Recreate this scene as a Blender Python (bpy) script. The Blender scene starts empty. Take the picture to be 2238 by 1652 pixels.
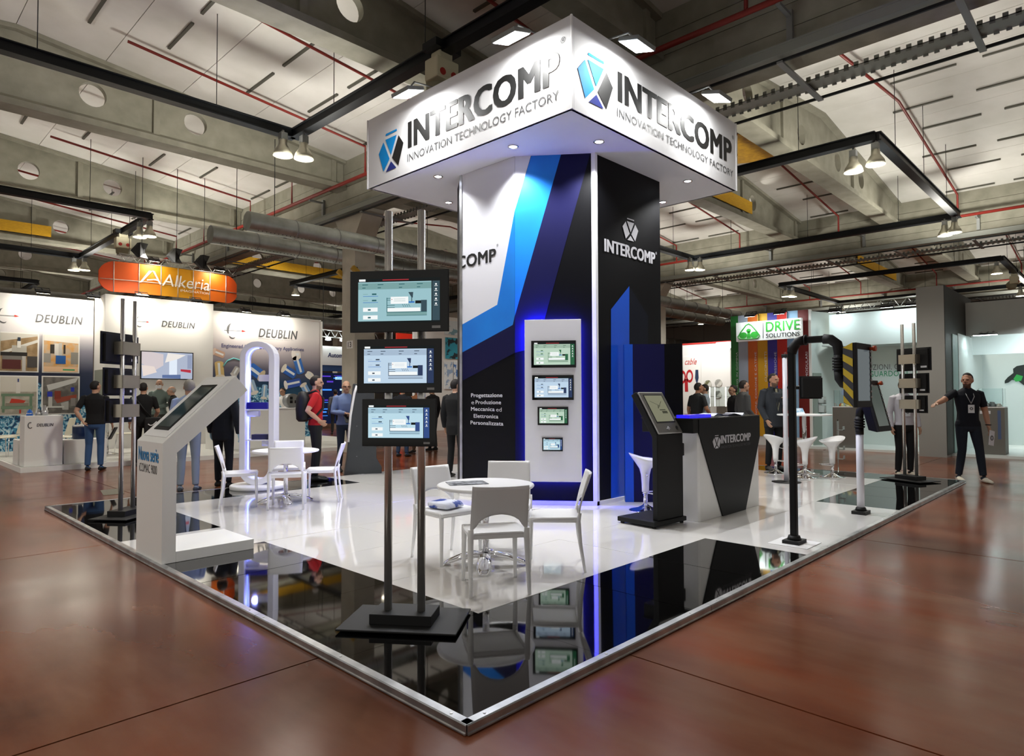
import bpy, bmesh, math, random
import numpy as np
from mathutils import Matrix, Vector
random.seed(7)
SC = bpy.context.scene
COL = SC.collection
PI = math.pi
def R(a): return math.radians(a)

# ---------------------------------------------------------------- camera
W, Hh, F = 2238., 1652., 1424.
CAM = np.array([-1.8636, -2.0717, 1.43]); YAW, PITCH, ROLL = R(44.0), R(1.57), R(0.2)
_f = np.array([math.cos(YAW)*math.cos(PITCH), math.sin(YAW)*math.cos(PITCH), math.sin(PITCH)])
_r = np.array([math.sin(YAW), -math.cos(YAW), 0.]); _d = np.cross(_f, _r)
RT = np.array([math.cos(ROLL)*_r+math.sin(ROLL)*_d, -math.sin(ROLL)*_r+math.cos(ROLL)*_d, _f])
cd = bpy.data.cameras.new('camera'); cam = bpy.data.objects.new('camera', cd); COL.objects.link(cam)
cd.sensor_width = 36.; cd.lens = F/W*36.; cd.clip_start = .05; cd.clip_end = 300
cam.matrix_world = Matrix(((RT[0][0], -RT[1][0], -RT[2][0], CAM[0]), (RT[0][1], -RT[1][1], -RT[2][1], CAM[1]), (RT[0][2], -RT[1][2], -RT[2][2], CAM[2]), (0, 0, 0, 1)))
SC.camera = cam
def ray(x, y): return RT.T @ np.array([(x-W/2)/F, (y-Hh/2)/F, 1.])
def GZ(x, y, z=0.): d = ray(x, y); return CAM+d*(z-CAM[2])/d[2]
def GX(x, y, X): d = ray(x, y); return CAM+d*(X-CAM[0])/d[0]
def GY(x, y, Y): d = ray(x, y); return CAM+d*(Y-CAM[1])/d[1]
def GP(x, y, p, n): d = ray(x, y); n = np.array(n, float); return CAM+d*(((np.array(p, float)-CAM)@n)/(d@n))
def PR(p): c = RT@(np.array(p, float)-CAM); return np.array([W/2, Hh/2])+F*c[:2]/c[2]
def ZAT(X, Y, ypix):
    lo, hi = -5., 30.
    for _ in range(50):
        m = (lo+hi)/2
        if PR((X, Y, m))[1] > ypix: lo = m
        else: hi = m
    return lo

# ---------------------------------------------------------------- world and exposure
wd = bpy.data.worlds.new('world'); SC.world = wd; wd.use_nodes = True
bgn = wd.node_tree.nodes['Background']; bgn.inputs[0].default_value = (1.0, .965, .90, 1); bgn.inputs[1].default_value = .42
SC.view_settings.view_transform = 'Standard'; SC.view_settings.look = 'None'
SC.view_settings.gamma = 1.0; SC.view_settings.use_curve_mapping = False
SC.view_settings.exposure = 0.15

# ---------------------------------------------------------------- materials
def lin(c):
    if isinstance(c, str):
        c = [int(c[i:i+2], 16)/255 for i in (0, 2, 4)]
    return tuple((v/12.92 if v <= .04045 else ((v+.055)/1.055)**2.4) for v in c)
MATS = {}
def mat(name, col='808080', rough=.5, metal=0., emit=None, es=0., trans=0., coat=0., noise=None, bump=None, alpha=1., ior=1.45, spec=None):
    """col/noise colours are sRGB hex. noise=(hex2, scale, lo, hi[, stretch xyz]); bump=(scale,strength)"""
    if name in MATS: return MATS[name]
    m = bpy.data.materials.new(name); m.use_nodes = True
    nt = m.node_tree; b = nt.nodes['Principled BSDF']; L = nt.links
    b.inputs['Base Color'].default_value = (*lin(col), 1); b.inputs['Roughness'].default_value = rough
    b.inputs['Metallic'].default_value = metal; b.inputs['IOR'].default_value = ior
    b.inputs['Transmission Weight'].default_value = trans; b.inputs['Coat Weight'].default_value = coat
    b.inputs['Coat Roughness'].default_value = .04; b.inputs['Alpha'].default_value = alpha
    if spec is not None: b.inputs['Specular IOR Level'].default_value = spec
    if emit: b.inputs['Emission Color'].default_value = (*lin(emit), 1); b.inputs['Emission Strength'].default_value = es
    if noise or bump:
        tc = nt.nodes.new('ShaderNodeTexCoord'); mp = nt.nodes.new('ShaderNodeMapping'); L.new(tc.outputs['Object'], mp.inputs[0])
    if noise:
        n = nt.nodes.new('ShaderNodeTexNoise'); n.inputs['Scale'].default_value = noise[1]; n.inputs['Detail'].default_value = 6
        if len(noise) > 4: mp.inputs['Scale'].default_value = noise[4]
        L.new(mp.outputs[0], n.inputs['Vector'])
        cr = nt.nodes.new('ShaderNodeValToRGB'); L.new(n.outputs['Fac'], cr.inputs[0])
        cr.color_ramp.elements[0].position = noise[2]; cr.color_ramp.elements[1].position = noise[3]
        cr.color_ramp.elements[0].color = (*lin(col), 1); cr.color_ramp.elements[1].color = (*lin(noise[0]), 1)
        L.new(cr.outputs[0], b.inputs['Base Color'])
    if bump:
        n2 = nt.nodes.new('ShaderNodeTexNoise'); n2.inputs['Scale'].default_value = bump[0]; L.new(mp.outputs[0], n2.inputs['Vector'])
        bp = nt.nodes.new('ShaderNodeBump'); bp.inputs['Strength'].default_value = bump[1]; bp.inputs['Distance'].default_value = .01
        L.new(n2.outputs['Fac'], bp.inputs['Height']); L.new(bp.outputs[0], b.inputs['Normal'])
    MATS[name] = m; return m
WHITE = mat('white_laminate', 'ECECEA', .45)
WPLAS = mat('white_plastic', 'EFEFF0', .38)
WGLOSS = mat('white_gloss', 'F2F2F2', .12, coat=.5)
BLACK = mat('black_paint', '0D0E0F', .5, spec=.3)
BMATTE = mat('black_matte', '0B0B0C', .6)
BGLASS = mat('black_glass', '030303', .06)
CHROME = mat('chrome', 'E8E8EA', .06, 1.)
STEEL = mat('brushed_steel', 'DAD8D4', .27, .8, bump=(300, .02))
ALU = mat('aluminium_trim', 'C9CACB', .35, 1., noise=('9FA1A3', 6, .35, .7))
GREYM = mat('grey_metal', '8C8E8C', .45, .6)
DARKM = mat('dark_metal', '17191B', .5, .3)
GLASS = mat('clear_acrylic', 'F4FAFA', .03, trans=1., ior=1.3)
ACRYL = mat('frosted_acrylic', 'E4ECEA', .25, trans=.75, ior=1.3)

# ---------------------------------------------------------------- object helpers
def link(o, parent=None):
    COL.objects.link(o)
    if parent is not None: o.parent = parent
    return o
def tag(o, label=None, cat=None, group=None, kind=None):
    if label: o['label'] = label
    if cat: o['category'] = cat
    if group: o['group'] = group
    if kind: o['kind'] = kind
    return o
def thing(name, label, cat, loc=(0, 0, 0), rz=0., group=None):
    o = bpy.data.objects.new(name, None); o.empty_display_size = .1
    link(o); o.location = loc; o.rotation_euler = (0, 0, rz)
    return tag(o, label, cat, group)
def copy_tree(o, parent=None):
    c = o.copy(); COL.objects.link(c); c.parent = parent
    for ch in list(o.children): copy_tree(ch, c)
    return c
class MB:
    """collects shapes for ONE mesh object"""
    def __init__(s): s.v = []; s.f = []; s.m = []; s.sm = []
    def add(s, vs, fs, m=0, smooth=False):
        k = len(s.v); s.v += [tuple(map(float, p)) for p in vs]
        for f in fs: s.f.append([i+k for i in f]); s.m.append(m); s.sm.append(smooth)
        return s
    def box(s, a, b, m=0):
        x0, y0, z0 = a; x1, y1, z1 = b
        x0, x1 = min(x0, x1), max(x0, x1); y0, y1 = min(y0, y1), max(y0, y1); z0, z1 = min(z0, z1), max(z0, z1)
        return s.add([(x0,y0,z0),(x1,y0,z0),(x1,y1,z0),(x0,y1,z0),(x0,y0,z1),(x1,y0,z1),(x1,y1,z1),(x0,y1,z1)],
                     [(0,3,2,1),(4,5,6,7),(0,1,5,4),(1,2,6,5),(2,3,7,6),(3,0,4,7)], m)
    def cbox(s, c, d, m=0): return s.box([c[i]-d[i]/2 for i in range(3)], [c[i]+d[i]/2 for i in range(3)], m)
    def obox(s, M, d, m=0):
        vs = [M@Vector((sx*d[0]/2, sy*d[1]/2, sz*d[2]/2)) for sz in (-1, 1) for sx, sy in ((-1,-1),(1,-1),(1,1),(-1,1))]
        return s.add(vs, [(0,3,2,1),(4,5,6,7),(0,1,5,4),(1,2,6,5),(2,3,7,6),(3,0,4,7)], m)
    def poly(s, pts, m=0): return s.add(pts, [tuple(range(len(pts)))], m)
    def tube(s, path, rad, n=10, m=0, caps=True, closed=False, sx=1., up=None):
        """sweep a circle of radius rad (scalar or list) along path; sx squashes the section sideways"""
        P_ = [Vector(p) for p in path]; K = len(P_)
        rs = rad if isinstance(rad, (list, tuple)) else [rad]*K
        base = len(s.v); prev = None
        for i, p in enumerate(P_):
            if closed: t = P_[(i+1) % K]-P_[i-1]
            else: t = P_[min(i+1, K-1)]-P_[max(i-1, 0)]
            t.normalize()
            if prev is None:
                u = Vector(up) if up else (Vector((0,0,1)) if abs(t.z) < .9 else Vector((1,0,0)))
            else: u = prev
            u = (u-t*u.dot(t)).normalized(); w = t.cross(u); prev = u
            for j in range(n):
                a = 2*PI*j/n
                q = p+u*(math.cos(a)*rs[i])+w*(math.sin(a)*rs[i]*sx); s.v.append(tuple(q))
        KK = K if closed else K-1
        for i in range(KK):
            for j in range(n):
                a = base+i*n+j; b = base+i*n+(j+1) % n; i2 = (i+1) % K
                c = base+i2*n+(j+1) % n; d = base+i2*n+j
                s.f.append([a, b, c, d]); s.m.append(m); s.sm.append(True)
        if caps and not closed:
            s.f.append([base+j for j in range(n)][::-1]); s.m.append(m); s.sm.append(False)
            s.f.append([base+(K-1)*n+j for j in range(n)]); s.m.append(m); s.sm.append(False)
        return s
    def cyl(s, p0, p1, r0, r1=None, n=16, m=0):
        return s.tube([p0, p1], [r0, r0 if r1 is None else r1], n, m)
    def lathe(s, prof, c=(0,0,0), n=24, m=0, sx=1., sy=1.):
        base = len(s.v); K = len(prof)
        for r, z in prof:
            for j in range(n):
                a = 2*PI*j/n; s.v.append((c[0]+math.cos(a)*r*sx, c[1]+math.sin(a)*r*sy, c[2]+z))
        for i in range(K-1):
            for j in range(n):
                s.f.append([base+i*n+j, base+i*n+(j+1) % n, base+(i+1)*n+(j+1) % n, base+(i+1)*n+j]); s.m.append(m); s.sm.append(True)
        s.f.append([base+j for j in range(n)][::-1]); s.m.append(m); s.sm.append(False)
        s.f.append([base+(K-1)*n+j for j in range(n)]); s.m.append(m); s.sm.append(False)
        return s
    def prism(s, pts, d, m=0):
        """extrude 3d polygon pts by vector d"""
        n = len(pts); d = Vector(d); a = [Vector(p) for p in pts]; b = [p+d for p in a]
        return s.add(a+b, [tuple(range(n))[::-1], tuple(range(n, 2*n))]+[(i, (i+1) % n, (i+1) % n+n, i+n) for i in range(n)], m)
    def sphere(s, c, r, n=14, k=8, m=0):
        if not isinstance(r, (tuple, list)): r = (r, r, r)
        vs = []; fs = []
        for i in range(k+1):
            th = PI*i/k
            for j in range(n):
                a = 2*PI*j/n; vs.append((c[0]+r[0]*math.sin(th)*math.cos(a), c[1]+r[1]*math.sin(th)*math.sin(a), c[2]+r[2]*math.cos(th)))
        for i in range(k):
            for j in range(n): fs.append((i*n+j, (i+1)*n+j, (i+1)*n+(j+1) % n, i*n+(j+1) % n))
        return s.add(vs, fs, m, True)
    def mesh(s, name):
        me = bpy.data.meshes.new(name); me.from_pydata(s.v, [], s.f)
        me.polygons.foreach_set('material_index', s.m); me.polygons.foreach_set('use_smooth', s.sm)
        bm = bmesh.new(); bm.from_mesh(me); bmesh.ops.recalc_face_normals(bm, faces=bm.faces); bm.to_mesh(me); bm.free()
        me.update(); return me
    def build(s, name, mats, parent=None, bevel=0., loc=None, rot=None, label=None, seg=2):
        me = s.mesh(name)
        for m in (mats if isinstance(mats, (list, tuple)) else [mats]): me.materials.append(m)
        o = bpy.data.objects.new(name, me); link(o, parent)
        if loc is not None: o.location = loc
        if rot is not None: o.rotation_euler = rot
        if bevel:
            b = o.modifiers.new('bevel', 'BEVEL'); b.width = bevel; b.segments = seg; b.limit_method = 'ANGLE'; b.angle_limit = R(40)
        if label: o['label'] = label
        return o
def struct(o, label=None, cat=None):
    o['kind'] = 'structure'
    return tag(o, label, cat)
def frame(o, u, v):
    """matrix with x along u, y along v (both horizontal/vertical on a face), z outward"""
    u = Vector(u).normalized(); v = Vector(v).normalized(); w = u.cross(v)
    return Matrix(((u.x, v.x, w.x, o[0]), (u.y, v.y, w.y, o[1]), (u.z, v.z, w.z, o[2]), (0, 0, 0, 1)))
_TXT = {}
def text_raw(body, bold=0., space=1., shear=0.):
    """triangulated outline of body in the built-in font: (verts 2d array, faces)"""
    key = (body, bold, space, shear)
    if key not in _TXT:
        c = bpy.data.curves.new('t', 'FONT'); c.body = body; c.size = 1; c.offset = bold; c.space_character = space; c.shear = shear
        c.align_x = 'CENTER' if '\n' in body else 'LEFT'; c.resolution_u = 3
        o = bpy.data.objects.new('t', c); COL.objects.link(o)
        dg = bpy.context.evaluated_depsgraph_get(); me = bpy.data.meshes.new_from_object(o.evaluated_get(dg))
        vs = np.array([v.co[:2] for v in me.vertices]); fs = [list(p.vertices) for p in me.polygons]
        bpy.data.objects.remove(o); bpy.data.curves.remove(c); bpy.data.meshes.remove(me)
        _TXT[key] = (vs, fs)
    return _TXT[key]
def text_fit(mb, body, M, u0, u1, v0, v1, m=0, bold=0., space=1., shear=0., lift=.002, clip=None):
    """add lettering that fills the rectangle u0..u1, v0..v1 of the frame M; bold thickens the strokes sideways"""
    vs, fs = text_raw(body, min(bold, 0.), space+max(bold, 0)*1.6, shear)
    lo, hi = vs.min(0), vs.max(0); q = (vs-lo)/(hi-lo); h = v1-v0; e = max(bold, 0.)*1.9*h; n = 3 if bold > 0 else 1; ey = e*.35
    cnt = 0
    for k in range(n):
        dx = (k-1)*e if n > 1 else 0.
        for dy in ((-ey, ey) if n > 1 else (0.,)):
            pts = [(u0+e+a*(u1-u0-2*e)+dx, v0+ey*(n > 1)+b*(h-2*ey*(n > 1))+dy) for a, b in q]
            if clip is not None: pts = [(max(a, clip), b) for a, b in pts]
            mb.add([M@Vector((a, b, lift+.0004*cnt)) for a, b in pts], fs, m); cnt += 1
def text_words(body, M, u0, u1, v0, v1, m, parent, name, lift=.002):
    """one part for each word of a line fitted to the rectangle"""
    vs, fs = text_raw(body); lo, hi = vs.min(0), vs.max(0); q = (vs-lo)/(hi-lo); ws = body.split(' '); nw = len(ws)-1; W_ = hi[0]-lo[0]
    cuts = []
    for k in range(1, nw+1):
        a = text_raw(' '.join(ws[:k]))[0]; b = text_raw(' '.join(ws[k:]))[0]
        cuts.append(((a[:, 0].max()-a[:, 0].min())/W_+1-(b[:, 0].max()-b[:, 0].min())/W_)/2)
    wi = np.searchsorted(cuts, q[:, 0])
    for k in range(nw+1):
        mb = MB(); ids = np.where(wi == k)[0]; mp = {i: j for j, i in enumerate(ids)}
        mb.add([M@Vector((u0+q[i][0]*(u1-u0), v0+q[i][1]*(v1-v0), lift)) for i in ids], [[mp[i] for i in f] for f in fs if f[0] in mp and f[1] in mp and f[2] in mp]); mb.build(name, m, parent)
def logo(mb, M, u0, u1, v0, v1, mm=(0, 0, 0, 0, 0), lift=.002):
    for k, pl in enumerate(LOGO):
        mb.poly([M@Vector((u0+a*(u1-u0), v0+b*(v1-v0), lift)) for a, b in pl], mm[k])
def area(name, loc, target, sx, sy, power, col=(1, 1, 1), spread=None, parent=None):
    l = bpy.data.lights.new(name, 'AREA'); l.shape = 'RECTANGLE'; l.size = sx; l.size_y = sy; l.energy = power; l.color = col
    if spread: l.spread = spread
    o = bpy.data.objects.new(name, l); link(o); o.location = loc
    o.rotation_euler = (Vector(target)-Vector(loc)).to_track_quat('-Z', 'Y').to_euler()
    return o
def point(name, loc, power, col=(1, 1, 1), rad=.1):
    l = bpy.data.lights.new(name, 'POINT'); l.energy = power; l.color = col; l.shadow_soft_size = rad
    o = bpy.data.objects.new(name, l); link(o); o.location = loc; return o
def spot(name, loc, target, power, col=(1, 1, 1), ang=120, rad=.08, blend=.6):
    l = bpy.data.lights.new(name, 'SPOT'); l.energy = power; l.color = col; l.spot_size = R(ang); l.spot_blend = blend; l.shadow_soft_size = rad
    o = bpy.data.objects.new(name, l); link(o); o.location = loc
    o.rotation_euler = (Vector(target)-Vector(loc)).to_track_quat('-Z', 'Y').to_euler(); return o
# ================================================================ hall: floor, roof, columns, services
ZP = .045
CONC = mat('beam_concrete', '928F80', .85, noise=('7C7A6B', 3, .3, .75), bump=(60, .15))
CEILM = mat('ceiling_panel_white', 'DEDCD6', .8, noise=('D0CEC6', 1.2, .35, .7))
CHANM = mat('channel_grey', '5E5D55', .6, .4)
REDP = mat('sprinkler_red', '7A2016', .5)
GALV = mat('galvanised_duct', 'A9ADA9', .38, .85, noise=('93978F', 4, .35, .7))
TRAY = mat('cable_tray_grey', '8E9089', .5, .6)
TRUSSM = mat('truss_black', '0E1114', .45, .3)
YELM = mat('yellow_banded', 'D9A71E', .6, noise=('B98A16', 9, .3, .7, (1, 1, 12)))
FAR = mat('hall_wall_grey', 'A8A69C', .85)

def floor_material():
    m = bpy.data.materials.new('red_polished_concrete'); m.use_nodes = True
    nt = m.node_tree; b = nt.nodes['Principled BSDF']; L = nt.links
    ge = nt.nodes.new('ShaderNodeNewGeometry')
    def nz(scale, det, sc=(1, 1, 1)):
        mp = nt.nodes.new('ShaderNodeMapping'); mp.inputs['Scale'].default_value = sc; L.new(ge.outputs['Position'], mp.inputs[0])
        n = nt.nodes.new('ShaderNodeTexNoise'); n.inputs['Scale'].default_value = scale; n.inputs['Detail'].default_value = det
        L.new(mp.outputs[0], n.inputs['Vector']); return n
    n1 = nz(.9, 10); n2 = nz(3.0, 12, (1, .3, 1)); n3 = nz(.45, 8, (1, .55, 1))
    c1 = nt.nodes.new('ShaderNodeValToRGB'); L.new(n1.outputs['Fac'], c1.inputs[0])
    e = c1.color_ramp.elements; e[0].position = .3; e[0].color = (*lin('4A1E0E'), 1); e[1].position = .68; e[1].color = (*lin('8A4222'), 1)
    c2 = nt.nodes.new('ShaderNodeValToRGB'); L.new(n2.outputs['Fac'], c2.inputs[0])
    e = c2.color_ramp.elements; e[0].position = .3; e[0].color = (0, 0, 0, 1); e[1].position = .75; e[1].color = (1, 1, 1, 1)
    mx = nt.nodes.new('ShaderNodeMix'); mx.data_type = 'RGBA'; L.new(c2.outputs[0], mx.inputs[0]); L.new(c1.outputs[0], mx.inputs[6])
    mx.inputs[7].default_value = (*lin('86573E'), 1)
    mx2 = nt.nodes.new('ShaderNodeMix'); mx2.data_type = 'RGBA'; mx2.blend_type = 'MULTIPLY'; mx2.inputs[0].default_value = .85
    c3 = nt.nodes.new('ShaderNodeValToRGB'); L.new(n3.outputs['Fac'], c3.inputs[0])
    e = c3.color_ramp.elements; e[0].position = .36; e[0].color = (.42, .42, .38, 1); e[1].position = .56; e[1].color = (1, .97, .93, 1)
    L.new(mx.outputs[2], mx2.inputs[6]); L.new(c3.outputs[0], mx2.inputs[7]); L.new(mx2.outputs[2], b.inputs['Base Color'])
    rr = nt.nodes.new('ShaderNodeMapRange'); rr.inputs[1].default_value = .0; rr.inputs[2].default_value = 1.; rr.inputs[3].default_value = .1; rr.inputs[4].default_value = .3
    n5 = nz(1.1, 3); L.new(n5.outputs['Fac'], rr.inputs[0]); L.new(rr.outputs[0], b.inputs['Roughness'])
    n4 = nz(9, 3); bp = nt.nodes.new('ShaderNodeBump'); bp.inputs['Strength'].default_value = .015; bp.inputs['Distance'].default_value = .02
    L.new(n4.outputs['Fac'], bp.inputs['Height']); L.new(bp.outputs[0], b.inputs['Normal'])
    b.inputs['Coat Weight'].default_value = .0; b.inputs['Coat Roughness'].default_value = .15; b.inputs['Specular IOR Level'].default_value = .26
    return m
FLOORM = floor_material()
JOINT = mat('joint_dark', '2A2420', .9)
# floor: slabs about 4 m with narrow recessed joints
fl = struct(MB().box((-14.8, -14.8, -.3), (49.2, 45.2, -.03)).build('floor', JOINT))
tag(fl, 'red brown polished concrete hall floor', 'floor')
slab = MB().box((-1.994, -1.994, -.03), (1.994, 1.994, 0)).mesh('slab'); slab.materials.append(FLOORM)
for i in range(-4, 12):
    for j in range(-4, 11):
        o = bpy.data.objects.new('slab', slab); link(o, fl); o.location = (3.2+4*i, 3.2+4*j, 0)

# roof
XG = [-6.9, 7.5, 21.9, 36.3]; XM = [.3, 14.7, 29.1]
YB = [-9.0, -2.8, 3.5, 6.6, 12.8, 19.0, 25.2, 31.4, 37.6]
def zr(x):
    k = min(range(3), key=lambda i: abs(x-XM[i])); return 7.5+.108*(7.2-abs(x-XM[k]))
ce = bpy.data.objects.new('ceiling', None); link(ce); struct(ce, 'white panelled pitched hall ceiling', 'ceiling')
for gi in range(3):
    for k in range(10):
        x0 = XG[gi]+1.44*k; x1 = x0+1.44
        for j in range(len(YB)-1):
            y0, y1 = YB[j], YB[j+1]; a, b = zr(x0+.006), zr(x1-.006)
            MB().add([(x0+.006, y0, a), (x1-.006, y0, b), (x1-.006, y1, b), (x0+.006, y1, a), (x0+.006, y0, a+.05), (x1-.006, y0, b+.05), (x1-.006, y1, b+.05), (x0+.006, y1, a+.05)],
                     [(0,3,2,1),(4,5,6,7),(0,1,5,4),(1,2,6,5),(2,3,7,6),(3,0,4,7)]).build('ceiling_panel', CEILM, ce)
chan = MB().box((-.025, -.6, -.035), (.025, .6, 0)).mesh('ceiling_channel'); chan.materials.append(CHANM)
nch = 0
for gi in range(3):
    for k in range(10):
        x = XG[gi]+1.44*k+.75+(.12 if k % 2 else -.1)
        for j in range(2 if gi == 0 else 1, 6):
            y0, y1 = YB[j], YB[j+1]; L_ = y1-y0
            for fr in ((.36, .62) if L_ > 4 else (.5,)):
                y = y0+fr*L_+(.35 if k % 2 else 0)
                if nch < 290:
                    o = bpy.data.objects.new('ceiling_channel', chan); link(o, ce); o.location = (x, y, zr(x)-.002); nch += 1
                    o.rotation_euler = (0, (R(6.2) if x > XM[gi] else -R(6.2)), 0)
# roof skin above the joints so no light leaks
MB().add([(XG[0], -15, 7.62), (XM[0], -15, 8.4), (XG[1], -15, 7.62), (XM[1], -15, 8.4), (XG[2], -15, 7.62), (XM[2], -15, 8.4), (50, -15, 7.62),
          (XG[0], 46, 7.62), (XM[0], 46, 8.4), (XG[1], 46, 7.62), (XM[1], 46, 8.4), (XG[2], 46, 7.62), (XM[2], 46, 8.4), (50, 46, 7.62)],
         [(i, i+1, i+8, i+7) for i in range(6)]).build('roof_deck', CONC, ce)

# concrete beams along x with round holes in the web
def web_mesh(x0, x1, xm, holes):
    c = bpy.data.curves.new('w', 'CURVE'); c.dimensions = '2D'; c.fill_mode = 'BOTH'; c.extrude = .07; c.resolution_u = 1
    def spl(pts):
        s = c.splines.new('POLY'); s.points.add(len(pts)-1); s.use_cyclic_u = True
        for q, p in zip(s.points, pts): q.co = (p[0], p[1], 0, 1)
    spl([(x0, 6.95), (x1, 6.95), (x1, zr(x1)), (xm, zr(xm)), (x0, zr(x0))])
    for hx in holes: spl([(hx+.24*math.cos(a*PI/12), 7.42+.24*math.sin(a*PI/12)) for a in range(24)])
    o = bpy.data.objects.new('w', c); COL.objects.link(o); dg = bpy.context.evaluated_depsgraph_get()
    me = bpy.data.meshes.new_from_object(o.evaluated_get(dg)); bpy.data.objects.remove(o); bpy.data.curves.remove(c); me.materials.clear(); me.materials.append(CONC); return me
webs = []
for gi in range(3):
    x0, x1, xm = XG[gi]+.32, XG[gi+1]-.32, XM[gi]
    webs.append(web_mesh(x0, x1, xm, [xm-4.1, xm-1.25, xm+1.25, xm+3.2]))
for gi in range(3):
    x0, x1, xm = XG[gi]+.32, XG[gi+1]-.32, XM[gi]
    flange = MB()
    flange.prism([(x0, -.22, 6.76), (x0, .22, 6.76), (x0, .22, 6.88), (x0, .07, 6.98), (x0, -.07, 6.98), (x0, -.22, 6.88)], (x1-x0, 0, 0))
    for s in (-1, 1):   # top flange follows the pitch
        e = x0 if s < 0 else x1
        flange.add([(e, -.2, zr(e)-.09), (xm, -.2, zr(xm)-.09), (xm, .2, zr(xm)-.09), (e, .2, zr(e)-.09), (e, -.2, zr(e)-.004), (xm, -.2, zr(xm)-.004), (xm, .2, zr(xm)-.004), (e, .2, zr(e)-.004)],
                   [(0,3,2,1),(4,5,6,7),(0,1,5,4),(1,2,6,5),(2,3,7,6),(3,0,4,7)])
    for xs in (x0+.3, xm-2.4, xm+2.4, x1-.3): flange.box((xs-.06, -.13, 6.9), (xs+.06, .13, zr(xs)-.05))
    fme = flange.mesh('beam_flange'); fme.materials.append(CONC)
    for y in YB:
        b = bpy.data.objects.new('ceiling_beam', webs[gi]); link(b); b.location = (0, y, 0); b.rotation_euler = (PI/2, 0, 0)
        struct(b, 'concrete roof beam with round holes in its web', 'beam')
        f = bpy.data.objects.new('beam_flange', fme); link(f, b); f.rotation_euler = (-PI/2, 0, 0)
# girders along y over the columns
for gi, x in enumerate(XG):
    g = struct(MB().box((x-.3, -14.9, 6.18), (x+.3, 45.2, 6.5)).box((x-.3, -14.9, 6.51), (x+.3, 45.2, 6.84)).box((x-.3, -14.9, 6.85), (x+.3, 45.2, 7.17)).box((x-.3, -14.9, 7.18), (x+.3, 45.2, 7.56)).box((x-.27, -14.9, 6.2), (x+.27, 45.2, 7.5)).build('ceiling_girder', CONC))
    tag(g, 'deep concrete girder crossing the hall above the columns', 'girder')
    if gi == 0: continue
    # services on the near face of the girder
    pipe = MB().tube([(x-.75, -14.5, 6.70), (x-.75, 45, 6.70)], .045, 8)
    p = pipe.build('sprinkler_main', REDP); tag(p, 'long red sprinkler main along the girder '+('above the tower', 'beyond the aisle behind the tower', 'at the far end of the hall')[gi-1], 'pipe', 'red sprinkler mains')
    for y in np.arange(-8, 40, 3.1):
        MB().box((x-.37, y-.04, 6.3), (x-.31, y+.04, 6.72)).box((x-.75, y-.03, 6.62), (x-.31, y+.03, 6.66)).build('bracket', GREYM, p)
    t = tag(MB().box((x-.46, -14.5, 6.1), (x-.32, 45, 6.24)).box((x-.47, -14.5, 6.22), (x-.31, 45, 6.245)).build('cable_duct', TRAY), 'grey cable duct fixed along the girder '+('above the tower', 'beyond the aisle behind the tower', 'at the far end of the hall')[gi-1], 'cable duct', 'cable ducts')
    # ladder of rungs and rails under the girder on the far side
    t = thing('cable_ladder', 'grey cable ladder with cross bars under the girder '+('above the tower', 'beyond the aisle behind the tower', 'at the far end')[gi-1], 'cable ladder', (x, 0, 6.0), group='cable ladders')
    MB().box((-.4, -14, .02), (-.37, 40, .06)).box((1.15, -14, .02), (1.18, 40, .06)).build('rail', DARKM, t)
    tr = MB().box((.52, -14, .06), (.86, 40, .075))
    for yy in np.arange(-14, 40, .13): tr.box((.52, yy, .03), (.54, yy+.06, .12)); tr.box((.84, yy, .03), (.86, yy+.06, .12))
    tr.build('tray', TRAY, t)
    for y in np.arange(-11, 38, 2.07): MB().box((-.42, y-.04, 0), (1.2, y+.04, .03)).build('cross_bar', GREYM, t)
# columns
colm = MB().box((-.3, -.3, 0), (.3, .3, 6.2)).prism([(-.3, -.3, 5.5), (-.3, -.3, 6.2), (-.3, -.75, 6.2)], (.6, 0, 0)).prism([(-.3, .3, 5.5), (-.3, .3, 6.2), (-.3, .75, 6.2)], (.6, 0, 0)).mesh('column'); colm.materials.append(mat('column_paint', 'B9B4A6', .8, noise=('A9A496', 2, .35, .7)))
for x in XG[1:]:
    for y in (12.5, 24.9, 37.3):
        o = bpy.data.objects.new('hall_column', colm); link(o); o.location = (x, y, 0); struct(o, 'square concrete hall column', 'column')
# sprinkler branches, two in each strip
for gi in range(3):
    for j in range(1, 7):
        y0, y1 = YB[j], YB[j+1]
        for fr in ((.3, .72) if y1-y0 > 4 else (.5,)):
            y = y0+fr*(y1-y0); xa = XG[gi]+(8.6 if (fr > .5 and gi == 0) else 7.2 if gi == 0 else 1.2); xe = XG[gi+1]-.75
            if gi == 1 and j == 2: xa = XM[gi]-2.6
            pts = [(xx, y, zr(xx)-.22) for xx in (xa, max(xa+.05, min(XM[gi], xe)), xe)]+[(xe, y, 6.70)]
            if xa > XM[gi]: pts.pop(1)
            o = MB().tube(pts, .03, 6).build('sprinkler_pipe', REDP)
            tag(o, 'thin red sprinkler branch pipe under the ceiling panels '+('over the stand and its tower', 'over the aisle behind the tower', 'over the far stands')[gi], 'pipe', 'red sprinkler branches')
# hall end walls far behind
struct(MB().box((49, -15, 0), (49.3, 45.3, 8)).build('wall_right', FAR), 'far grey hall wall', 'wall')
struct(MB().box((-15, 45, 0), (49.3, 45.3, 8)).build('wall_back', FAR), 'distant grey hall wall', 'wall')
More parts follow.
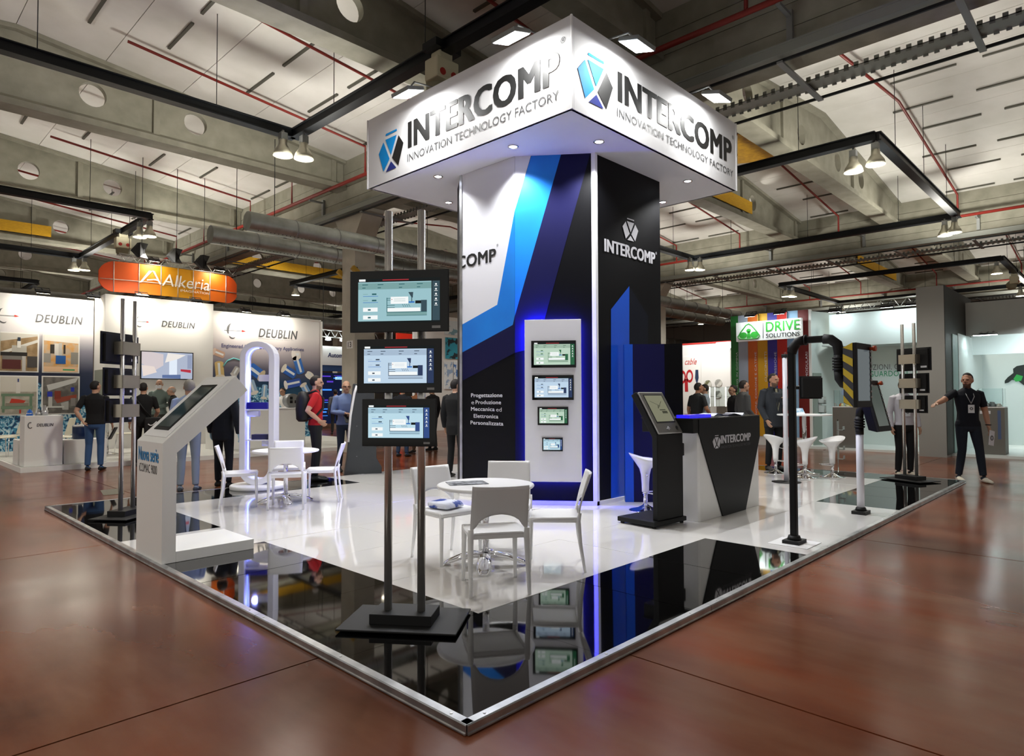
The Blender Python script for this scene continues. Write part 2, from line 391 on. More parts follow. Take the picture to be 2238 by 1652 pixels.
# thin yellow sheets give the beam webs their yellow tone
for (x0, x1, y, lab) in ((-6, 3.2, 25.03, 'yellow sheet on the far beam over the machine photo wall'), (14.9, 17.6, 6.43, 'yellow sheet on the roof beam behind the tower fascia'), (8.2, 20.6, 25.03, 'long yellow sheet on the far beam behind the column'), (28, 34, 6.43, 'distant yellow sheet over the striped stand')):
    o = MB().box((x0, y-.01, 6.99), (x1, y+.01, 7.36)).build('yellow_sheet', YELM); tag(o, lab, 'sheet')
q = [GZ(x, y, 7.15) for x, y in ((1612, 292), (1694, 322), (1690, 350), (1612, 358))]
tag(MB().prism([tuple(p) for p in q], (0, 0, .02)).build('yellow_sheet', YELM), 'bright yellow sheet lying between roof beams just past the fascia corner', 'sheet')  # plain yellow colour stands in for skylight-lit yellow
MB().cyl(tuple(q[0]), (q[0][0], q[0][1], zr(q[0][0])), .008, n=5).cyl(tuple(q[2]), (q[2][0], q[2][1], zr(q[2][0])), .008, n=5).build('hanger', DARKM, bpy.data.objects[[o.name for o in bpy.data.objects if o.name.startswith('yellow_sheet')][-1]])
# number plate and projectors on the column
t = thing('number_plate', 'white number plate reading 13 on the concrete column', 'sign', (7.196, 12.42, 2.75)); MB().box((-.004, -.14, -.1), (0, .14, .1)).build('plate', mat('plate_white', 'E0E0DC', .5), t)
mb = MB(); text_fit(mb, '13', frame((-.005, .11, -.07), (0, -1, 0), (0, 0, 1)), .03, .19, 0, .14, 0, .02); mb.build('digits', mat('ink_black', '141414', .5), t)
for yy, lab in ((12.16, 'yellow wall projector on the sunny side of the column'), (12.84, 'yellow wall projector on the back edge of the column')):
    t = thing('wall_projector', lab.replace('sunny', 'tower'), 'lamp', (7.19, yy, 4.62)); MB().obox(Matrix.Rotation(R(35), 4, 'Y'), (.24, .1, .12)).build('body', mat('projector_yellow', 'B8902C', .5), t, .01); MB().cyl((0, 0, 0), (.05, 0, .08), .02).build('mount', DARKM, t)
# ventilation ducts
def duct(y, x0, x1, z, r, lab, rings):
    t = thing('ventilation_duct', lab, 'duct', (x0, y, z))
    MB().cyl((0, 0, 0), (x1-x0, 0, 0), r, n=28).build('duct_tube', GALV, t)
    k = rings
    ring = MB().tube([(0, math.cos(a*PI/12)*(r+.004), math.sin(a*PI/12)*(r+.004)) for a in range(24)], .012, 5, closed=True).mesh('seam_ring'); ring.materials.append(GREYM)
    while k < x1-x0:
        o = bpy.data.objects.new('seam_ring', ring); link(o, t); o.location = (k, 0, 0); k += rings
    for xx in np.arange(.6, x1-x0, 4.2): MB().cyl((xx, 0, r*.9), (xx, 0, 1.9), .008, n=5).build('hanger', DARKM, t)
    # perforation dots along the lower side
    d = MB()
    for q in range(int(min(8, x1-x0)/.09)):
        a = R(-118); c = (q*.09+.2, math.cos(a)*(r+.003), math.sin(a)*(r+.003))
        d.cyl(c, (c[0], c[1]+.004*math.cos(a), c[2]+.004*math.sin(a)), .013, n=5)
    d.build('perforations', DARKM, t)['kind'] = 'stuff'
duct(11.35, 4.05, 29.5, 5.12, .205, 'round galvanised air duct with capped end passing in front of the concrete column', 1.05)
duct(13.05, 3.95, 29.0, 5.12, .205, 'round galvanised air duct with capped end passing behind the concrete column', 1.05)
duct(20.6, 20.0, 44., 5.0, .26, 'distant spiral air duct above the white knife stand', .9)
duct(26.5, 2.0, 30., 5.0, .3, 'distant pale air duct running above the rotary equipment stand', 1.3)

# ---------------------------------------------------------------- black lighting trusses with high bay lamps
LAMPE = mat('lamp_glow', 'FFFFFF', .3, emit='FFF4D8', es=14)
BELL = mat('lamp_reflector', 'B9B5A2', .35, .6)
def truss(x0, x1, y0, y1, z, lab):
    t = thing('lighting_truss', lab, 'truss', ((x0+x1)/2, (y0+y1)/2, z)); cx, cy = (x0+x1)/2, (y0+y1)/2
    hx, hy = (x1-x0)/2, (y1-y0)/2
    def bar(a, b):
        m = MB(); v = Vector(b)-Vector(a); M = frame(((a[0]+b[0])/2, (a[1]+b[1])/2, 0), v, (0, 0, 1))
        m.obox(M, (v.length, .13, .12)); m.obox(M@Matrix.Translation((0, .075, 0)), (v.length, .02, .18)); m.obox(M@Matrix.Translation((0, -.075, 0)), (v.length, .02, .18))
        m.build('truss_bar', TRUSSM, t)
        v2 = v.normalized()
        for q in (.18, .5, .82):
            p = Vector(a)+v*q
            MB().cyl((p.x, p.y, .08), (p.x, p.y, zr(p.x+cx)-z), .007, n=5).build('hanger_cable', DARKM, t)
    bar((-hx, -hy, 0), (hx, -hy, 0)); bar((hx, -hy, 0), (hx, hy, 0)); bar((hx, hy, 0), (-hx, hy, 0)); bar((-hx, hy, 0), (-hx, -hy, 0))
    return t
truss(-3.9, 4.0, 1.4, 9.25, 6.33, 'black rectangular lighting truss hung above the blue and white tower')
truss(11.75, 19.4, 1.45, 9.4, 6.33, 'black rectangular lighting truss hung beyond the tower over the aisle')
truss(-3.9, 3.95, 17.15, 24.4, 6.33, 'black rectangular lighting truss hung above the curved orange banner')
truss(11.75, 19.4, 17.15, 24.4, 6.33, 'black rectangular lighting truss far behind the concrete column')
truss(27.2, 35.0, 1.45, 9.4, 6.33, 'black rectangular lighting truss far behind over the coloured stripes')
truss(27.2, 35.0, 17.15, 24.4, 6.33, 'added black lighting truss for extra lamps over the far knife stand')  # this and the next two are added to carry the extra far lamps
truss(11.75, 19.4, 31.5, 38, 6.33, 'added black lighting truss for extra lamps beyond the Automation stand')
truss(-3.9, 3.95, 31.5, 38, 6.33, 'added black lighting truss for extra lamps at the far end of the hall')
lam_p = None
def lamp_where(x, y):
    if x < 5: return 'truss above the tower' if y < 10 else 'truss above the orange banner'
    if x < 20: return ('aisle truss beside the tower, near bar' if y < 5 else 'aisle truss beside the tower, far bar') if y < 10 else 'truss far behind the column'
    return 'truss far behind the striped wall'
def lamp(x, y, z=5.78, lab=None, power=275, light=True):
    global lam_p
    if lam_p is None:
        t = thing('high_bay_lamp', 'x', 'lamp')
        MB().lathe([(.05, .30), (.075, .29), (.08, .2), (.1, .17), (.15, .09), (.175, .0), (.165, .0), (.14, .08), (.09, .16)], n=20).build('reflector', BELL, t)
        MB().box((-.06, -.06, .28), (.06, .06, .42)).cyl((0, 0, .4), (0, 0, .47), .02).build('housing', GREYM, t)
        MB().lathe([(.16, .012), (.155, .005)], n=20).build('lens', LAMPE, t)
        lam_p = t; o = t
    else: o = copy_tree(lam_p)
    o.location = (x, y, z); o['label'] = 'bell shaped lamp under the '+lamp_where(x, y); o['group'] = 'high bay lamps'
    if light:
        spot('lamp_light', (x, y, z-.16), (x, y, 0), power, (1, .965, .88), 128, .22, .5)      # bell throws the light down
        spot('added_uplight', (x, y, z-.16), (x, y, 9), power*1.1, (1, .965, .88), 166, .22, .3)  # added upward spot below the rim, brightens the ceiling
for k, (x, y) in enumerate([(3.66, 9.0), (3.95, 8.78), (11.75, 1.85), (11.74, 1.46), (19.2, 1.72), (19.0, 1.46), (18.7, 9.15), (18.95, 8.9), (3.8, 17.5), (3.95, 17.2), (27.3, 9.2), (27.6, 9.0), (34.6, 1.7), (3.7, 24.2), (3.95, 23.9), (11.75, 17.3), (27.2, 1.6),
             (34.9, 9.2), (27.3, 17.3), (34.9, 17.3), (27.3, 24.2), (34.9, 24.2), (11.8, 31.7), (19.4, 31.7), (19.4, 37.8), (3.9, 31.7), (3.9, 37.8),  # extra lamps added to brighten the far hall
             (-3.7, 1.6), (-3.9, 9.1), (11.75, 24.0), (19.2, 17.3), (-3.7, 17.4)]):
    lamp(x, y, 5.78 if k not in (1, 2) else 5.74)
# chain hoists under the trusses
def hoist(x, y, z, lab, col='C9C3A6'):
    t = thing('chain_hoist', lab, 'hoist', (x, y, z), group='chain hoists')
    MB().box((-.2, -.14, -.42), (.2, .14, -.12)).box((-.12, -.1, -.12), (.12, .1, 0)).build('motor_body', mat('hoist_'+col, col, .6), t, .02)
    MB().cyl((-.1, -.15, -.33), (-.1, .15, -.33), .05).cyl((.1, -.15, -.33), (.1, .15, -.33), .05).build('red_cap', mat('hoist_red', 'A5261C', .5), t)
    MB().box((-.23, -.15, .0), (.23, .15, .11)).build('clamp', TRUSSM, t)
    bag = MB().lathe([(.1, -.62), (.17, -.55), (.18, -.38), (.1, -.3)], (0.02, .1, 0), 12); bag.build('chain_bag', mat('chain_bag', '8C8870', .8), t)
hoist(4.0, 4.95, 6.27, 'chain hoist with red caps hanging just behind the top of the white fascia')
hoist(15.4, 9.4, 6.27, 'chain hoist hanging from the truss bar past the tower')
hoist(30.9, 1.5, 6.27, 'chain hoist hanging from the far truss above the striped stand')
hoist(14.4, 17.2, 6.27, 'distant chain hoist left of the concrete column')
hoist(3.95, 19.6, 6.27, 'twin cream chain hoist above the orange banner')
# loudspeakers hanging near the orange banner
for (px, py, lab) in ((310, 548, 'black hanging loudspeaker nearest the orange banner lamp'), (386, 560, 'black hanging loudspeaker over the middle of the orange banner'), (446, 574, 'black hanging loudspeaker over the right end of the orange banner')):
    p = GY(px, py, 17.2); t = thing('hanging_speaker', lab, 'speaker', p, R(20), 'hanging speakers')
    MB().prism([(-.12, -.1, -.2), (.12, -.1, -.2), (.16, .12, 0), (.12, -.1, .2), (-.12, -.1, .2), (-.16, .12, 0)], (0, .12, 0)).build('cabinet', BMATTE, t, .01)
    MB().cyl((0, 0, .2), (0, 0, zr(p[0])-p[2]), .008, n=5).build('cable', DARKM, t)

q = [GZ(x, y, .0) for x, y in ((219, 1072), (268, 1067), (272, 1079), (226, 1083))]
tag(MB().prism([tuple(p+np.array([0, 0, .001])) for p in q], (0, 0, .004)).build('floor_hatch', mat('hatch_olive', '6E6A5C', .6, .3)), 'flat metal floor hatch behind the twin pole stand beside the platform', 'hatch')
# ================================================================ the stand: platform and tower
LOGO = [[(.3, .997), (.735, 1), (.742, .945), (.28, .941)], [(.198, .808), (0, .55), (.2, .036), (.448, .31)], [(.274, .849), (.732, .847), (.508, .391)],
        [(.809, .812), (1, .56), (.8, .04), (.548, .305)], [(.508, .23), (.719, .01), (.294, 0)]]
PWHITE = mat('platform_white', 'F0EEEB', .07, coat=.6)
PBLACK = mat('platform_black', '040404', .035, coat=.5)
pf = thing('exhibition_platform', 'low glossy white platform with black border panels and aluminium edge', 'platform', (5.5, 4, 0))
def is_black(i, j):
    if i == 0: return j != 4
    if j == 0: return not (4 <= i <= 6)
    if j == 7: return not (4 <= i <= 6)
    if i == 10: return True
    return False
pm = {}
for b in (0, 1):
    me = MB().box((-.499, -.499, -.02), (.499, .499, 0)).mesh('floor_panel'); me.materials.append(PBLACK if b else PWHITE); pm[b] = me
for i in range(11):
    for j in range(8):
        o = bpy.data.objects.new('floor_panel', pm[int(is_black(i, j))]); link(o, pf)
        o.location = ((i+.5 if i < 10 else 10.4)-5.5, j+.5-4, ZP+random.uniform(-.0006, .0006)); o.scale.x = 1 if i < 10 else .8; o.rotation_euler = (random.uniform(-.0016, .0016), random.uniform(-.0016, .0016), 0)
MB().box((-5.48, -3.98, 0), (5.28, 3.98, .022)).build('underframe', mat('navy_fabric', '14183A', .9), pf)
def trimbar(a, b, nrm):
    """aluminium edge profile from a to b; nrm = outward direction"""
    a = Vector(a); b = Vector(b); t = (b-a).normalized(); n = Vector(nrm); up = Vector((0, 0, 1))
    pr = [(-.042, .050), (.0, .050), (.004, .044), (.004, .016), (.010, .012), (.010, .006), (.0, .006), (.0, .042), (-.042, .046)]
    q = [a+n*u+up*(v-.002) for u, v in pr]
    MB().prism(q, b-a).build('edge_trim', ALU, pf)
    L_ = (b-a).length
    s = MB()
    for d in np.arange(.12, L_, .9):
        c = a+t*d-n*.02+up*.048; s.cyl(c, c+up*.003, .007, n=8)
    s.build('screws', mat('screw_white', 'E6E6E8', .3, .5), pf)['kind'] = 'stuff'
for k in range(4):
    y0, y1 = 2*k, 2*k+2; trimbar((-5.5, y0-4+.002, 0), (-5.5, y1-4-.002, 0), (-1, 0, 0)); trimbar((5.3, y0-4+.002, 0), (5.3, y1-4-.002, 0), (1, 0, 0))
for k in range(5):
    x0, x1 = 2.16*k, 2.16*k+2.16; trimbar((x0-5.5+.002, -4, 0), (x1-5.5-.002, -4, 0), (0, -1, 0)); trimbar((x0-5.5+.002, 4, 0), (x1-5.5-.002, 4, 0), (0, 1, 0))

# ---------------------------------------------------------------- tower
ZS, ZT = 4.535, 5.565
A, B, C, D = (4.82, 2.91), (4.19, 3.72), (4.19, 4.77), (6.40, 2.91)
FX0, FX1, FY0, FY1 = 3.60, 7.58, 2.29, 6.19
PRW = mat('print_white', 'DDDDE2', .5); PRB = mat('print_blue', '0B6FD0', .4, noise=('1687E6', 1.0, .3, .7)); PRN = mat('print_navy', '12123F', .5, spec=.2); PRK = mat('print_black', '07070A', .5, spec=.15)
PRB2 = mat('print_royal', '0B4FC4', .4); PRD = mat('print_dark_navy', '10131E', .5, spec=.15)
INK = mat('ink_black', '111111', .65, spec=.15); INKG = mat('ink_grey', '4E4E50', .5); LBLUE = mat('logo_blue', '1590DC', .6, spec=.15); LNAVY = mat('logo_navy', '2A357F', .6, spec=.15); LW = mat('ink_white', 'D6D6DA', .5)
tw = thing('branded_tower', 'tall white and dark blue tower with an overhanging square INTERCOMP fascia', 'tower', (5.5, 3.9, ZP)); TO = Vector((5.5, 3.9, ZP))
def loc(v): return Vector(v)-TO
poly = [A, B, C, (4.55, 5.25), (6.4, 5.25), D]
MB().prism([loc((x, y, ZP)) for x, y in poly], (0, 0, ZS-ZP)).build('pillar', PRK, tw)
MB().prism([loc((x, y, ZP)) for x, y in [(A[0]-.02, A[1]-.03), (B[0]-.03, B[1]-.02), (C[0]-.03, C[1]), (C[0], C[1]), B, A, D, (D[0], D[1]-.03)]], (0, 0, .05)).build('skirting', WHITE, tw)
nAB = Vector((A[1]-B[1], B[0]-A[0], 0)).normalized()
if nAB.x > 0: nAB = -nAB
def on_ab(px, off=.003): return loc(GP(px[0], px[1], (A[0], A[1], 1), nAB))+nAB*off
def on_bc(px, off=.003): return loc(GX(px[0], px[1], B[0]))+Vector((-off, 0, 0))
def on_ad(px, off=.003): return loc(GY(px[0], px[1], A[1]))+Vector((0, -off, 0))
def printed(name, m, fn, px, lab=None, off=.003): return MB().poly([fn(p, off) for p in px]).build(name, m, tw, label=lab)
XB = PR((B[0], B[1], 2))[0]; XCc = PR((C[0], C[1], 2))[0]+.3; XA = PR((A[0], A[1], 2))[0]
def ztop(fn): return
# left face (B-C): white, blue, navy over the black body; polygons follow the photo's print
tB = PR((B[0], B[1], ZS))[1]; tC = PR((C[0], C[1], ZS))[1]; tA = PR((A[0], A[1], ZS))[1]
bB = PR((B[0], B[1], ZP))[1]
printed('print_white_field', PRW, on_bc, [(XB, tB), (XB, 459), (1087, 666), (XCc, 711), (XCc, tC)])
printed('print_blue_band', PRB, on_bc, [(XB, 459), (XB, 690), (1121, 710), (XCc, 772), (XCc, 711), (1087, 666)])
printed('print_navy_band', PRN, on_bc, [(XB, 690), (XB, 771), (XCc, 834), (XCc, 772), (1121, 710)])
printed('print_white_field', PRW, on_ab, [(XB, tB), (1161, (tB+tA)/2), (XB, 459)])
printed('print_blue_band', PRB, on_ab, [(1161, tB+(tA-tB)*.2), (1226, tB+(tA-tB)*.57), (XB, 690), (XB, 459)])
printed('print_navy_band', PRN, on_ab, [(1226, tB+(tA-tB)*.57), (1290, tA+.5), (1191, 695), (1168, 760), (XB, 771), (XB, 690)])
bA = PR((A[0], A[1], ZP))[1]
printed('print_blue_arrow', PRB2, on_ad, [(1335, 676), (1375, 625), (1375, 1094), (1335, 1099)])
printed('print_dark_arrow', PRD, on_ad, [(1375, 625), (1416, 690), (1416, 1080), (1375, 1094)])
# white corner profile
MB().prism([loc((A[0]-.035, A[1]+.02, ZP)), loc((A[0]-.02, A[1]-.03, ZP)), loc((A[0]+.03, A[1]-.03, ZP)), loc((A[0]+.03, A[1]+.01, ZP))], (0, 0, ZS-ZP)).build('corner_profile', WPLAS, tw)
MB().prism([loc((C[0]-.012, C[1]-.04, ZP)), loc((C[0]-.012, C[1]+.01, ZP)), loc((C[0]+.02, C[1]+.03, ZP)), loc((C[0]+.02, C[1]-.04, ZP))], (0, 0, ZS-ZP)).build('corner_profile', ALU, tw)
# lettering on the left face: u runs towards -y
Mbc = frame(loc((B[0], 0, 0)), (0, -1, 0), (0, 0, 1)); 
def uv_bc(px): p = GX(px[0], px[1], B[0]); return -p[1]+TO.y*0, p[2]
Mbc = Matrix.Translation(-TO) @ frame((B[0], 0, 0), (0, -1, 0), (0, 0, 1))
lt = MB(); a = uv_bc((1003, 590)); b = uv_bc((1085, 541))
a0 = uv_bc((1003, 588)); c0 = uv_bc((1085, 578)); text_fit(lt, 'COMP', Mbc, -C[1]-.07, b[0], a0[1], uv_bc((1085, 542))[1], 0, .025, 1., clip=-C[1]+.035, lift=.006)
r = uv_bc((1086, 536)); text_fit(lt, '®', Mbc, r[0], r[0]+.035, r[1]-.02, r[1]+.015, 0, lift=.006)
lt.build('lettering', INK, tw)
lt = MB()
for k, (s, bold, x0, x1) in enumerate([('Progettazione', .03, 1030, 1099), ('e', 0, 1031, 1037), ('Produzione', .03, 1040, 1096), ('Meccanica', .03, 1030, 1082), ('ed', 0, 1085, 1097), ('Elettronica', .03, 1036, 1090), ('Personalizzata', .03, 1029, 1101)]):
    yy = [863.5, 879.5, 879, 894, 894.5, 909.5, 924.5][k]
    u0 = uv_bc((x0, yy))[0]; u1 = uv_bc((x1, yy))[0]; v = uv_bc((1065, yy))[1]; h = .052
    desc = .018 if s in ('Progettazione',) else 0
    lt = MB(); text_fit(lt, s, Mbc, u0, u1, v-h/2-desc, v+(h/2 if s != 'e' else h*.22), 0, bold, lift=.006); lt.build('slogan', LW, tw)
# logo and name on the right face
Mad = Matrix.Translation(-TO) @ frame((0, A[1], 0), (1, 0, 0), (0, 0, 1))
def uv_ad(x, y): p = GY(x, y, A[1]); return p[0], p[2]
lt = MB(); u0, v0 = uv_ad(1360, 516); u1, v1 = uv_ad(1394, 497)
uu0 = uv_ad(1360, 505)[0]; uu1 = uv_ad(1394, 505)[0]; vt = uv_ad(1376, 478)[1]; vb = uv_ad(1376, 526)[1]
logo(lt, Mad, uu0, uu1, vb, vt, lift=.006)
u0 = uv_ad(1320, 540)[0]; u1 = uv_ad(1431, 560)[0]; vb = (uv_ad(1320, 551)[1]+uv_ad(1431, 577)[1])/2; vt = (uv_ad(1320, 524)[1]+uv_ad(1431, 550)[1])/2
text_fit(lt, 'INTERCOMP', Mad, u0, u1, vb, vt, 0, .03, lift=.006); text_fit(lt, '®', Mad, u1+.01, u1+.05, vt-.02, vt+.02, 0, lift=.006)
lt.build('lettering', LW, tw)
# fascia
FAS = mat('fascia_white', 'E2E2E4', .5)
for nm, a_, b_ in (('fascia_panel', (FX0, FY0), (FX0, FY1)), ('fascia_panel', (FX0, FY0), (FX1, FY0)), ('fascia_panel', (FX1, FY0), (FX1, FY1)), ('fascia_panel', (FX0, FY1), (FX1, FY1))):
    m = MB()
    if a_[0] == b_[0]:
        s = 1 if a_[0] == FX0 else -1; m.box(loc((a_[0], a_[1]+.001, ZS)), loc((a_[0]+s*.04, b_[1]-.001, ZT)))
    else:
        s = 1 if a_[1] == FY0 else -1; m.box(loc((a_[0]+.041, a_[1], ZS)), loc((b_[0]-.041, a_[1]+s*.04, ZT)))
    m.build(nm, FAS, tw)
MB().box(loc((FX0-.012, FY0-.012, ZS-.005)), loc((FX0+.01, FY0+.01, ZT))).build('fascia_corner', WPLAS, tw)
for (x, y) in ((FX1, FY0), (FX0, FY1)): MB().box(loc((x-.012, y-.012, ZS-.005)), loc((x+.012, y+.012, ZT))).build('fascia_corner', WPLAS, tw)
MB().box(loc((FX0+.01, FY0+.01, ZS)), loc((FX1-.01, FY1-.01, ZS+.03))).build('soffit', mat('soffit_white', 'D8D8DE', .6), tw)
Mfl = Matrix.Translation(-TO) @ frame((FX0, 0, 0), (0, -1, 0), (0, 0, 1)); Mfr = Matrix.Translation(-TO) @ frame((0, FY0, 0), (1, 0, 0), (0, 0, 1))
lg = MB(); logo(lg, Mfl, -5.90, -5.30, 4.67, 5.23, (0, 0, 0, 1, 2), .006); lg.build('logo', [LBLUE, INK, LNAVY], tw)
lt = MB(); text_fit(lt, 'INTERCOMP', Mfl, -5.20, -2.455, 4.875, 5.245, 0, .032, lift=.006); text_fit(lt, '®', Mfl, -2.44, -2.37, 5.29, 5.36, 0, lift=.006); lt.build('lettering', INK, tw)
text_words('INNOVATION TECHNOLOGY FACTORY', Mfl, -5.21, -2.47, 4.69, 4.795, INKG, tw, 'tagline', .006)
lg = MB(); logo(lg, Mfr, 3.70, 4.36, 4.70, 5.26, (0, 0, 0, 1, 2), .006); lg.build('logo', [LBLUE, INK, LNAVY], tw)
lt = MB(); text_fit(lt, 'INTERCOMP', Mfr, 4.455, 7.42, 4.895, 5.255, 0, .032, lift=.006); text_fit(lt, '®', Mfr, 7.44, 7.50, 5.29, 5.35, 0, lift=.006); lt.build('lettering', INK, tw)
text_words('INNOVATION TECHNOLOGY FACTORY', Mfr, 4.44, 7.46, 4.71, 4.81, INKG, tw, 'tagline', .006)
# soffit downlights
DLE = mat('downlight_glow', 'FFFFFF', .3, emit='E8EEFF', es=12)
for (x, y) in ((3.93, 3.49), (4.55, 2.63), (3.98, 5.01), (4.89, 5.85), (6.64, 2.59), (7.29, 3.39)):
    d = MB().tube([loc((x+.06*math.cos(a*PI/8), y+.06*math.sin(a*PI/8), ZS-.004)) for a in range(16)], .012, 6, closed=True).build('downlight', CHROME, tw)
    MB().lathe([(.05, -.006), (.05, -.002)], loc((x, y, ZS)), 16).build('lamp', DLE, d)
    spot('downlight_light', (x, y, ZS-.03), (x, y, 0), 200, (.97, .98, 1), 125, .06)
# floodlights on arms above the lettering
FLE = mat('floodlight_glow', 'FFFFFF', .3, emit='FFFFFF', es=30)
def flood(x, y, z, dirx, diry):
    """dir points from the flood to the fascia"""
    t = MB(); n = Vector((dirx*.28, diry*.28, -.96)).normalized(); u = Vector((-diry, dirx, 0)); v = n.cross(u)
    o = Vector((x, y, z)); M = Matrix(((u.x, v.x, n.x, 0), (u.y, v.y, n.y, 0), (u.z, v.z, n.z, 0), (0, 0, 0, 1))); M.translation = loc(o)
    t.obox(M@Matrix.Translation((0, 0, -.03)), (.36, .27, .05)); f = t.build('floodlight', GREYM, tw, .006)
    MB().obox(M@Matrix.Translation((0, 0, -.003)), (.33, .24, .006)).build('lens', FLE, f)
    e = Vector((x+dirx*.40, y+diry*.40, ZT+.03)); MB().tube([loc(o+Vector((0, 0, .06))), loc(o+Vector((dirx*.1, diry*.1, .2))), loc(e), loc(e-Vector((0, 0, .15)))], .014, 6).build('arm', GREYM, f)
    tg = o+n
    area('floodlight_light', o+n*.015, tg, .33, .24, 20, (1, 1, .97), parent=None)
flood(3.24, 2.85, 5.37, 1, 0); flood(3.24, 4.72, 5.36, 1, 0); flood(4.33, 1.94, 5.36, 0, 1); flood(6.25, 1.94, 5.40, 0, 1)
# side wing
w0, w1 = Vector((5.283, 2.786, 0)), Vector((5.765, 2.211, 0)); ud = (w1-w0).normalized(); nd = Vector((-ud.y, ud.x, 0))
if nd.y < 0: nd = -nd
WZ = 2.10; Lw = (w1-w0).length
def wing(name, m, a, b, th=.12, z1=WZ, off=0.): return MB().prism([loc(w0+ud*a*Lw+Vector((0, 0, ZP))-nd*off), loc(w0+ud*b*Lw+Vector((0, 0, ZP))-nd*off), loc(w0+ud*b*Lw+nd*th+Vector((0, 0, ZP))), loc(w0+ud*a*Lw+nd*th+Vector((0, 0, ZP)))], (0, 0, z1-ZP)).build(name, m, tw)
wing('wing_panel', PRB2, 0, .145); wing('wing_panel', PRN, .145, .69); wing('wing_panel', PRK, .69, 1)
# back-lit display panel
BLED = mat('blue_led', '0000FF', .4, emit='1010FF', es=16)
pc0 = np.array([*A, 0]); tAB = Vector((B[0]-A[0], B[1]-A[1], 0)).normalized()   # from A to B (to the left in view)
def panel_px(x, y): return Vector(GP(x, y, np.array([*A, 1.])+np.array(nAB)*.10, nAB))
q = [panel_px(1148, 699), panel_px(1271, 697), panel_px(1271, 1055), panel_px(1146, 1051)]
ua = [(p-Vector((*A, 0))).dot(tAB) for p in q]; u_r = (ua[1]+ua[2])/2; u_l = (ua[0]+ua[3])/2; z_t = (q[0].z+q[1].z)/2; z_b = (q[2].z+q[3].z)/2
Mab = frame(loc((*A, 0)), tuple(-tAB), (0, 0, 1))      # u = -distance from A, z outward
if (Mab.to_3x3()@Vector((0, 0, 1))).dot(nAB) < 0: raise SystemExit('frame')
dp = MB(); dp.obox(Mab@Matrix.Translation((-(u_l+u_r)/2, (z_t+z_b)/2, .085)), (u_l-u_r, z_t-z_b, .03)); dpo = dp.build('display_panel', mat('panel_white', 'DADAE0', .45), tw, .003)
MB().obox(Mab@Matrix.Translation((-(u_l+u_r)/2, (z_t+z_b)/2, .04)), (u_l-u_r-.12, z_t-z_b-.12, .06)).build('panel_back', WHITE, dpo)
hw, hh = (u_l-u_r)/2, (z_t-z_b)/2; cu, cz = -(u_l+u_r)/2, (z_t+z_b)/2
st = MB()
for (a_, b_, sx, sy) in ((cu-hw+.05, cz, .012, 2*hh-.1), (cu+hw-.05, cz, .012, 2*hh-.1), (cu, cz+hh-.05, 2*hw-.1, .012), (cu, cz-hh+.05, 2*hw-.1, .012)):
    st.obox(Mab@Matrix.Translation((a_, b_, .05)), (sx, sy, .018))
st.build('led_strip', BLED, dpo)
for (a_, b_, sx, sy) in ((cu-hw+.02, cz, .02, 2*hh-.06), (cu+hw-.02, cz, .02, 2*hh-.06), (cu, cz+hh-.02, 2*hw-.06, .02), (cu, cz-hh+.02, 2*hw-.06, .02)):
    p0 = Mab@Vector((a_, b_, .062))+TO; t0 = Mab@Vector((a_*1.0+(.25 if a_ > cu+.1 else -.25 if a_ < cu-.1 else 0), b_+(.25 if b_ > cz+.1 else -.25 if b_ < cz-.1 else 0), 0))+TO
    ar = area('led_light', p0, t0, sx, sy, 15*max(sx, sy), (.03, .03, 1))
    zz = (Vector(t0)-Vector(p0)).normalized(); yy = (Mab.to_3x3()@Vector((0, 1, 0))); xx = yy.cross(-zz).normalized(); yy = (-zz).cross(xx)
    ar.matrix_world = Matrix(((xx.x, yy.x, -zz.x, p0.x), (xx.y, yy.y, -zz.y, p0.y), (xx.z, yy.z, -zz.z, p0.z), (0, 0, 0, 1)))

